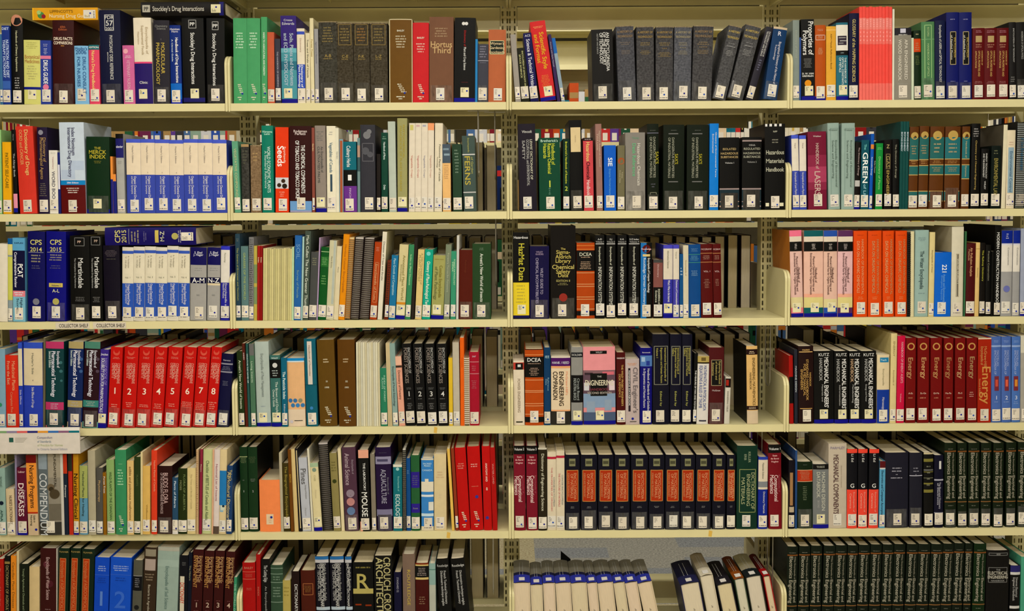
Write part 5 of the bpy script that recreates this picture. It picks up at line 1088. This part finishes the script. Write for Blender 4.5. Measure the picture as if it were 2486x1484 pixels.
flat_book(255, 476, 553, 596, 0, '1e1260', '-', 'H 14 13 c8c078 CPS;H 21 11 c8c078 2015;R 6 92 26 26.6 889;L 28 38 3 c8c080 78;L 42 46 2 8a88a8 60;R 14 84 55 59 c8b45c;H 63 10 d0d0b0 M-Z;C 50 77 8 b0a860;L 80 84 2 ddd 90', 'dark blue compendium lying flat across the third shelf books')
# white binder jutting out over the fifth shelf books
yb = -.036
A = unproject(-40, 1103, yb); B = unproject(195, 1103, yb); T = unproject(195, 1038, yb)
e = empty('ring_binder', (A.x, yb, A.z)); wd = B.x - A.x; ht = T.z - A.z
tag(e, 'white standards binder lying flat on the fifth shelf books, jutting out', 'binder')
a = Acc(); wm = mat('d8d0c8', 'cover'); pr = []
a.box(0, wd, 0, .004, 0, ht, wm)
for i, c in enumerate(['7aa070', '8a80a0', 'd86060', '30307a', 'e09838', '3a70b8', '8a6080', '1a7080']):
    q = wd * (.14 + .107 * i); a.box(q, q + wd * .107, -.0005, 0, ht * .80, ht * .88, mat(c))
a.box(0, wd, -.0004, 0, ht * .88, ht, mat('ece8e4'))
lg = .27 * wd; a.box(lg, lg + .014, -.0006, 0, ht * .45, ht * .62, mat('2a5a50'))
def btext(t, x, z, s, c, k=1.0):
    tv, tf, tw = text_mesh(t); a.add([(x + px_ * s * k, -.0008, z + pz * s) for px_, pz in tv], tf, mat(c))
btext('Compendium', .56 * wd, ht * .58, .0075, '8a88a0', .85); btext('of Standards', .56 * wd, ht * .43, .0075, '8a98a8', .85)
btext('of Practice for Nurses', .56 * wd, ht * .29, .0072, 'b8c098', .9); btext('in Ontario Second Edition', .56 * wd, ht * .14, .0072, 'a8a8b8', .9)
for i in range(4):
    a.box(lg + .02, lg + .02 + .04 - .004 * i, -.0006, 0, ht * (.6 - .05 * i), ht * (.615 - .05 * i), mat('a8a49c'))
a.obj('spine_panel', e)
a = Acc(); hb = ht * .54; a.box(0, wd, .004, .27, 0, .003, wm); a.box(0, wd, .004, .27, hb - .003, hb, wm); a.obj('cover', e)
a = Acc(); a.box(.004, wd - .006, .02, .26, .003, hb * .8, mat('d8d4c8', 'page')); a.obj('page_block', e)
# spine-up books on the lowest shelf of the third bay
def find_y(u, v, z):
    lo, hi = -.1, 2.0
    for _ in range(40):
        md = (lo + hi) / 2
        if unproject(u, v, md).z < z: lo = md
        else: hi = md
    return lo
def spine_up(x0, x1, vf, vb, xb, pc, ccs, lean, label, stick=True, txt='NOA', curved=True):
    zt = unproject(x0, vf, 0).z; zs = ROWZ[5]
    A = unproject(x0, vf, 0); B = unproject(x1, vf, 0); d = min(.195, max(.12, find_y(x0, vb, zt)))
    # foot of the book: lean pixels at the base row
    Ab = unproject(x0 + lean, 1552, 0); th = math.atan2(A.x - Ab.x, zt - zs)
    w = (B.x - A.x) * math.cos(th); h = (zt - zs) / math.cos(th); t = .0028
    e = empty("book", (Ab.x, 0, zs + .0005), th)
    tag(e, label, 'book', 'books standing spine up on the lowest shelf')
    pg = Acc(); pg.box(t, w - t, .003, d - .003, 0, h - .004, mat(pc, 'page'))
    for i in range(3): pg.box(w * .5 - .002 + .0018 * i, w * .5 - .001 + .0018 * i, .0026, .003, h * .42, h * .42 + .009 - .002 * i, mat('8a8070'))
    pg.obj('page_block', e)
    cv = Acc(); m = mat(ccs[0], 'cover')
    cv.box(0, t, 0, d, 0, h, mat(ccs[-1], 'cover')); cv.box(w - t, w, 0, d, 0, h, mat(ccs[-1], 'cover'))
    n = 6; bu = .005 if curved else .001
    for j, (a0, a1) in enumerate(((0, .3), (.3, .42), (.42, .5), (.5, 1))):
        mm = mat(ccs[min(j, len(ccs) - 1)], 'cover')
        for i in range(n):
            xa, xb2 = w * i / n, w * (i + 1) / n
            za, zb = h + bu * (1 - (2 * xa / w - 1) ** 2), h + bu * (1 - (2 * xb2 / w - 1) ** 2)
            y0, y1 = d * a0, d * a1
            vs = [(xa, y0, za), (xb2, y0, zb), (xb2, y1, zb), (xa, y1, za), (xa, y0, za - .0025), (xb2, y0, zb - .0025), (xb2, y1, zb - .0025), (xa, y1, za - .0025)]
            cv.add(vs, [(0, 1, 2, 3), (4, 7, 6, 5), (0, 4, 5, 1), (2, 6, 7, 3), (1, 5, 6, 2), (3, 7, 4, 0)], mm)
    k = mat('b8b8b4')
    for i in range(2):
        xx = w * (.36 + .2 * i); zz = h + bu + .0006
        for q in range(9): cv.box(xx, xx + .0016, d * (.28 + .065 * q), d * (.28 + .065 * q) + .008, zz - .0004, zz, k)
    cv.obj('cover', e)
    if stick:
        lb = Acc(); s = min(.019, w * .6); zz = h + bu + .0008
        lb.box(w * .5 - s / 2, w * .5 + s / 2, .004, .03, zz - .0006, zz, mat('dcd8d4', 'label')); lb.obj('call_number_label', e)
su = [(1247, 1287, 1415), (1288, 1317, 1420), (1318, 1347, 1416), (1348, 1385, 1416), (1386, 1424, 1416), (1425, 1449, 1416), (1450, 1488, 1416), (1489, 1516, 1416), (1517, 1547, 1416), (1548, 1583, 1417)]
for i, (a_, b_, v) in enumerate(su):
    spine_up(a_, b_, v, v - 46, a_, ['d6c4a8', 'd2c4a4', 'd8c4ac'][i % 3], ['3038a0', '24264a', '8a8678', '8a8678', 'cfc0a4'], [3, 4, 6, 8, 9, 12, 14, 18, 21, 26][i],
             'cream book standing spine up, blue sticker end, %s of the ten beside the post' % ['first', 'second', 'third', 'fourth', 'fifth', 'sixth', 'seventh', 'eighth', 'ninth', 'tenth'][i])
for (a_, b_, v, vb, pc, cs, ln_, lab) in [
    (1651, 1699, 1421, 1372, 'd4c8b0', ['26284e', '1c1e34', '1c1e34', '1c1e34', '24264a'], 22, 'thick navy book standing spine up on the lowest shelf'),
    (1700, 1731, 1400, 1345, 'd4cab4', ['d0c8b4', 'b0a690', 'a89c84', 'a0937a', 'c8bea8'], 26, 'beige book standing spine up, tallest on the lowest shelf'),
    (1740, 1778, 1422, 1375, 'd2c4a0', ['26242c', '201e24', '201e24', '1c1a20', '2a2a30'], 24, 'black book standing spine up between beige and brown ones'),
    (1782, 1807, 1408, 1358, 'ccc8b4', ['8a4a20', '7a3e14', '7a3e14', '5a2c10', '3a4a3a'], 24, 'orange-brown book standing spine up'),
    (1810, 1848, 1403, 1353, 'd0c6b4', ['1e2428', 'b0a890', 'a8a084', '9a9270', '3a3c34'], 24, 'beige topped book standing spine up beside the red one'),
    (1852, 1870, 1401, 1352, 'd4c0a0', ['a01c20', '5a1014', '5a1014', '4a0c10', 'a02024'], 26, 'slim red book standing spine up beside the shelf bracket')]:
    spine_up(a_, b_, v, vb, a_, pc, cs, ln_, lab)
# ---------------------------------------------------------------- small fittings
WIRE = mat('a8a498', 'wire')
def wire_support(u, r, y0, y1, label, drop=.22):
    z = ROWZ[r] - .0225 if r >= 0 else Z0 - .0225
    x = unproject(u, 700, 0).x; a = Acc()
    pts = [(x, y0, z)] + [(x, y0, z - drop * q) for q in (.3, .6, .9)]
    rr_ = (y1 - y0) / 2
    for i in range(1, 8):
        w = math.pi * i / 8; pts.append((x, y0 + rr_ - rr_ * math.cos(w), z - drop * .9 - rr_ * math.sin(w) * .8))
    pts += [(x, y1, z - drop * q) for q in (.9, .6, .3, 0)]
    a.tube(pts, .0019, WIRE)
    a.tube([(x - .035, (y0 + y1) / 2, z - .001), (x + .035, (y0 + y1) / 2, z - .001)], .0019, WIRE)
    tag(a.obj('wire_book_support'), label, 'book support', 'wire book supports hanging under shelves')
for u, r, y0, y1, lb in [
    (1163, 0, .02, .07, 'long wire support hanging under the top shelf, second bay'), (1203, 0, .06, .13, 'wire loop support hanging over the empty end of second shelf'),
    (1204, 1, .03, .10, 'wire support hanging behind the green insects book'), (1176, 2, .03, .1, 'wire support hanging by the crimson volume, fourth shelf'),
    (1218, 3, .03, .1, 'wire support hanging beside the red volumes, fifth shelf'), (1192, 4, .05, .12, 'wire support hanging over the empty end of lowest shelf'),
    (1885, 2, .07, .13, 'wire support hanging inside the fourth shelf of third bay'), (1893, 4, .05, .12, 'wire support hanging near the slim red spine-up book'), (1865, 3, .06, .12, 'wire support hanging beside the green materials dictionary')]:
    wire_support(u, r, y0, y1, lb)
# card strips on the third shelf lip
for xl, xr, lb in ((135, 217, 'white strip reading COLLECTOR SHELF, under the wide black reference book'), (226, 306, 'white strip reading COLLECTOR SHELF, under the dark purple hardback')):
    z = ROWZ[2]; A = unproject(xl, 790, -.0065); B = unproject(xr, 790, -.0065); a = Acc()
    a.box(A.x, B.x, -.0068, -.006, z - .0225, z - .002, mat('d0c6b4', 'label'))
    tv, tf, tw = text_mesh('COLLECTOR SHELF'); w = (B.x - A.x) * .86
    a.add([(B.x - .004 - w + px_ * w / tw, -.0071, z - .018 + pz * .011) for px_, pz in tv], tf, mat('141210'))
    tag(a.obj('shelf_sign'), lb, 'sign', 'card strips on the shelf edge')
for u, r, w, lb in ((1058, 3, 9, 'yellow tape patch on the fourth shelf edge, second bay'), (1087, 4, 10, 'yellow tape patch on the fifth shelf edge, second bay'), (1726, 4, 10, 'yellow tape patch on the fifth shelf edge, third bay')):
    x = unproject(u, 1100, -.0065).x; z = ROWZ[r]; a = Acc(); s = w * U / 2
    a.add([(x - s, -.0063, z - .021), (x + s * .6, -.0063, z - .023), (x + s, -.0063, z - .004), (x - s * .7, -.0063, z - .001)], [(0, 1, 2, 3)], mat('d4ac48', 'label'))
    a.add([(x - s, -.0060, z - .021), (x + s * .6, -.0060, z - .023), (x + s, -.0060, z - .004), (x - s * .7, -.0060, z - .001)], [(3, 2, 1, 0)], mat('d4ac48', 'label'))
    tag(a.obj('tape_patch'), lb, 'tape')
# black plate book end behind the spine-up books
A = unproject(1361, 1336, .21); a = Acc(); m = mat('14120e', 'cover'); z1 = A.z; z0 = ROWZ[5]
x = A.x; vs = [(x, .2, z0), (x + .035, .2, z0), (x + .035, .2, z1 - .03), (x, .2, z1)]
a.add(vs + [(p[0], .204, p[2]) for p in vs], [(0, 1, 2, 3), (7, 6, 5, 4), (0, 4, 5, 1), (1, 5, 6, 2), (2, 6, 7, 3), (3, 7, 4, 0)], m)
a.box(x, x + .035, .204, .226, z0, z0 + .002, m)
tag(a.obj('book_end'), 'black plate book end rising behind the spine-up cream books', 'book end')
tag(rest.obj('books'), 'slimmer books filling in between the large ones and on the ranges behind', 'books', kind='stuff')
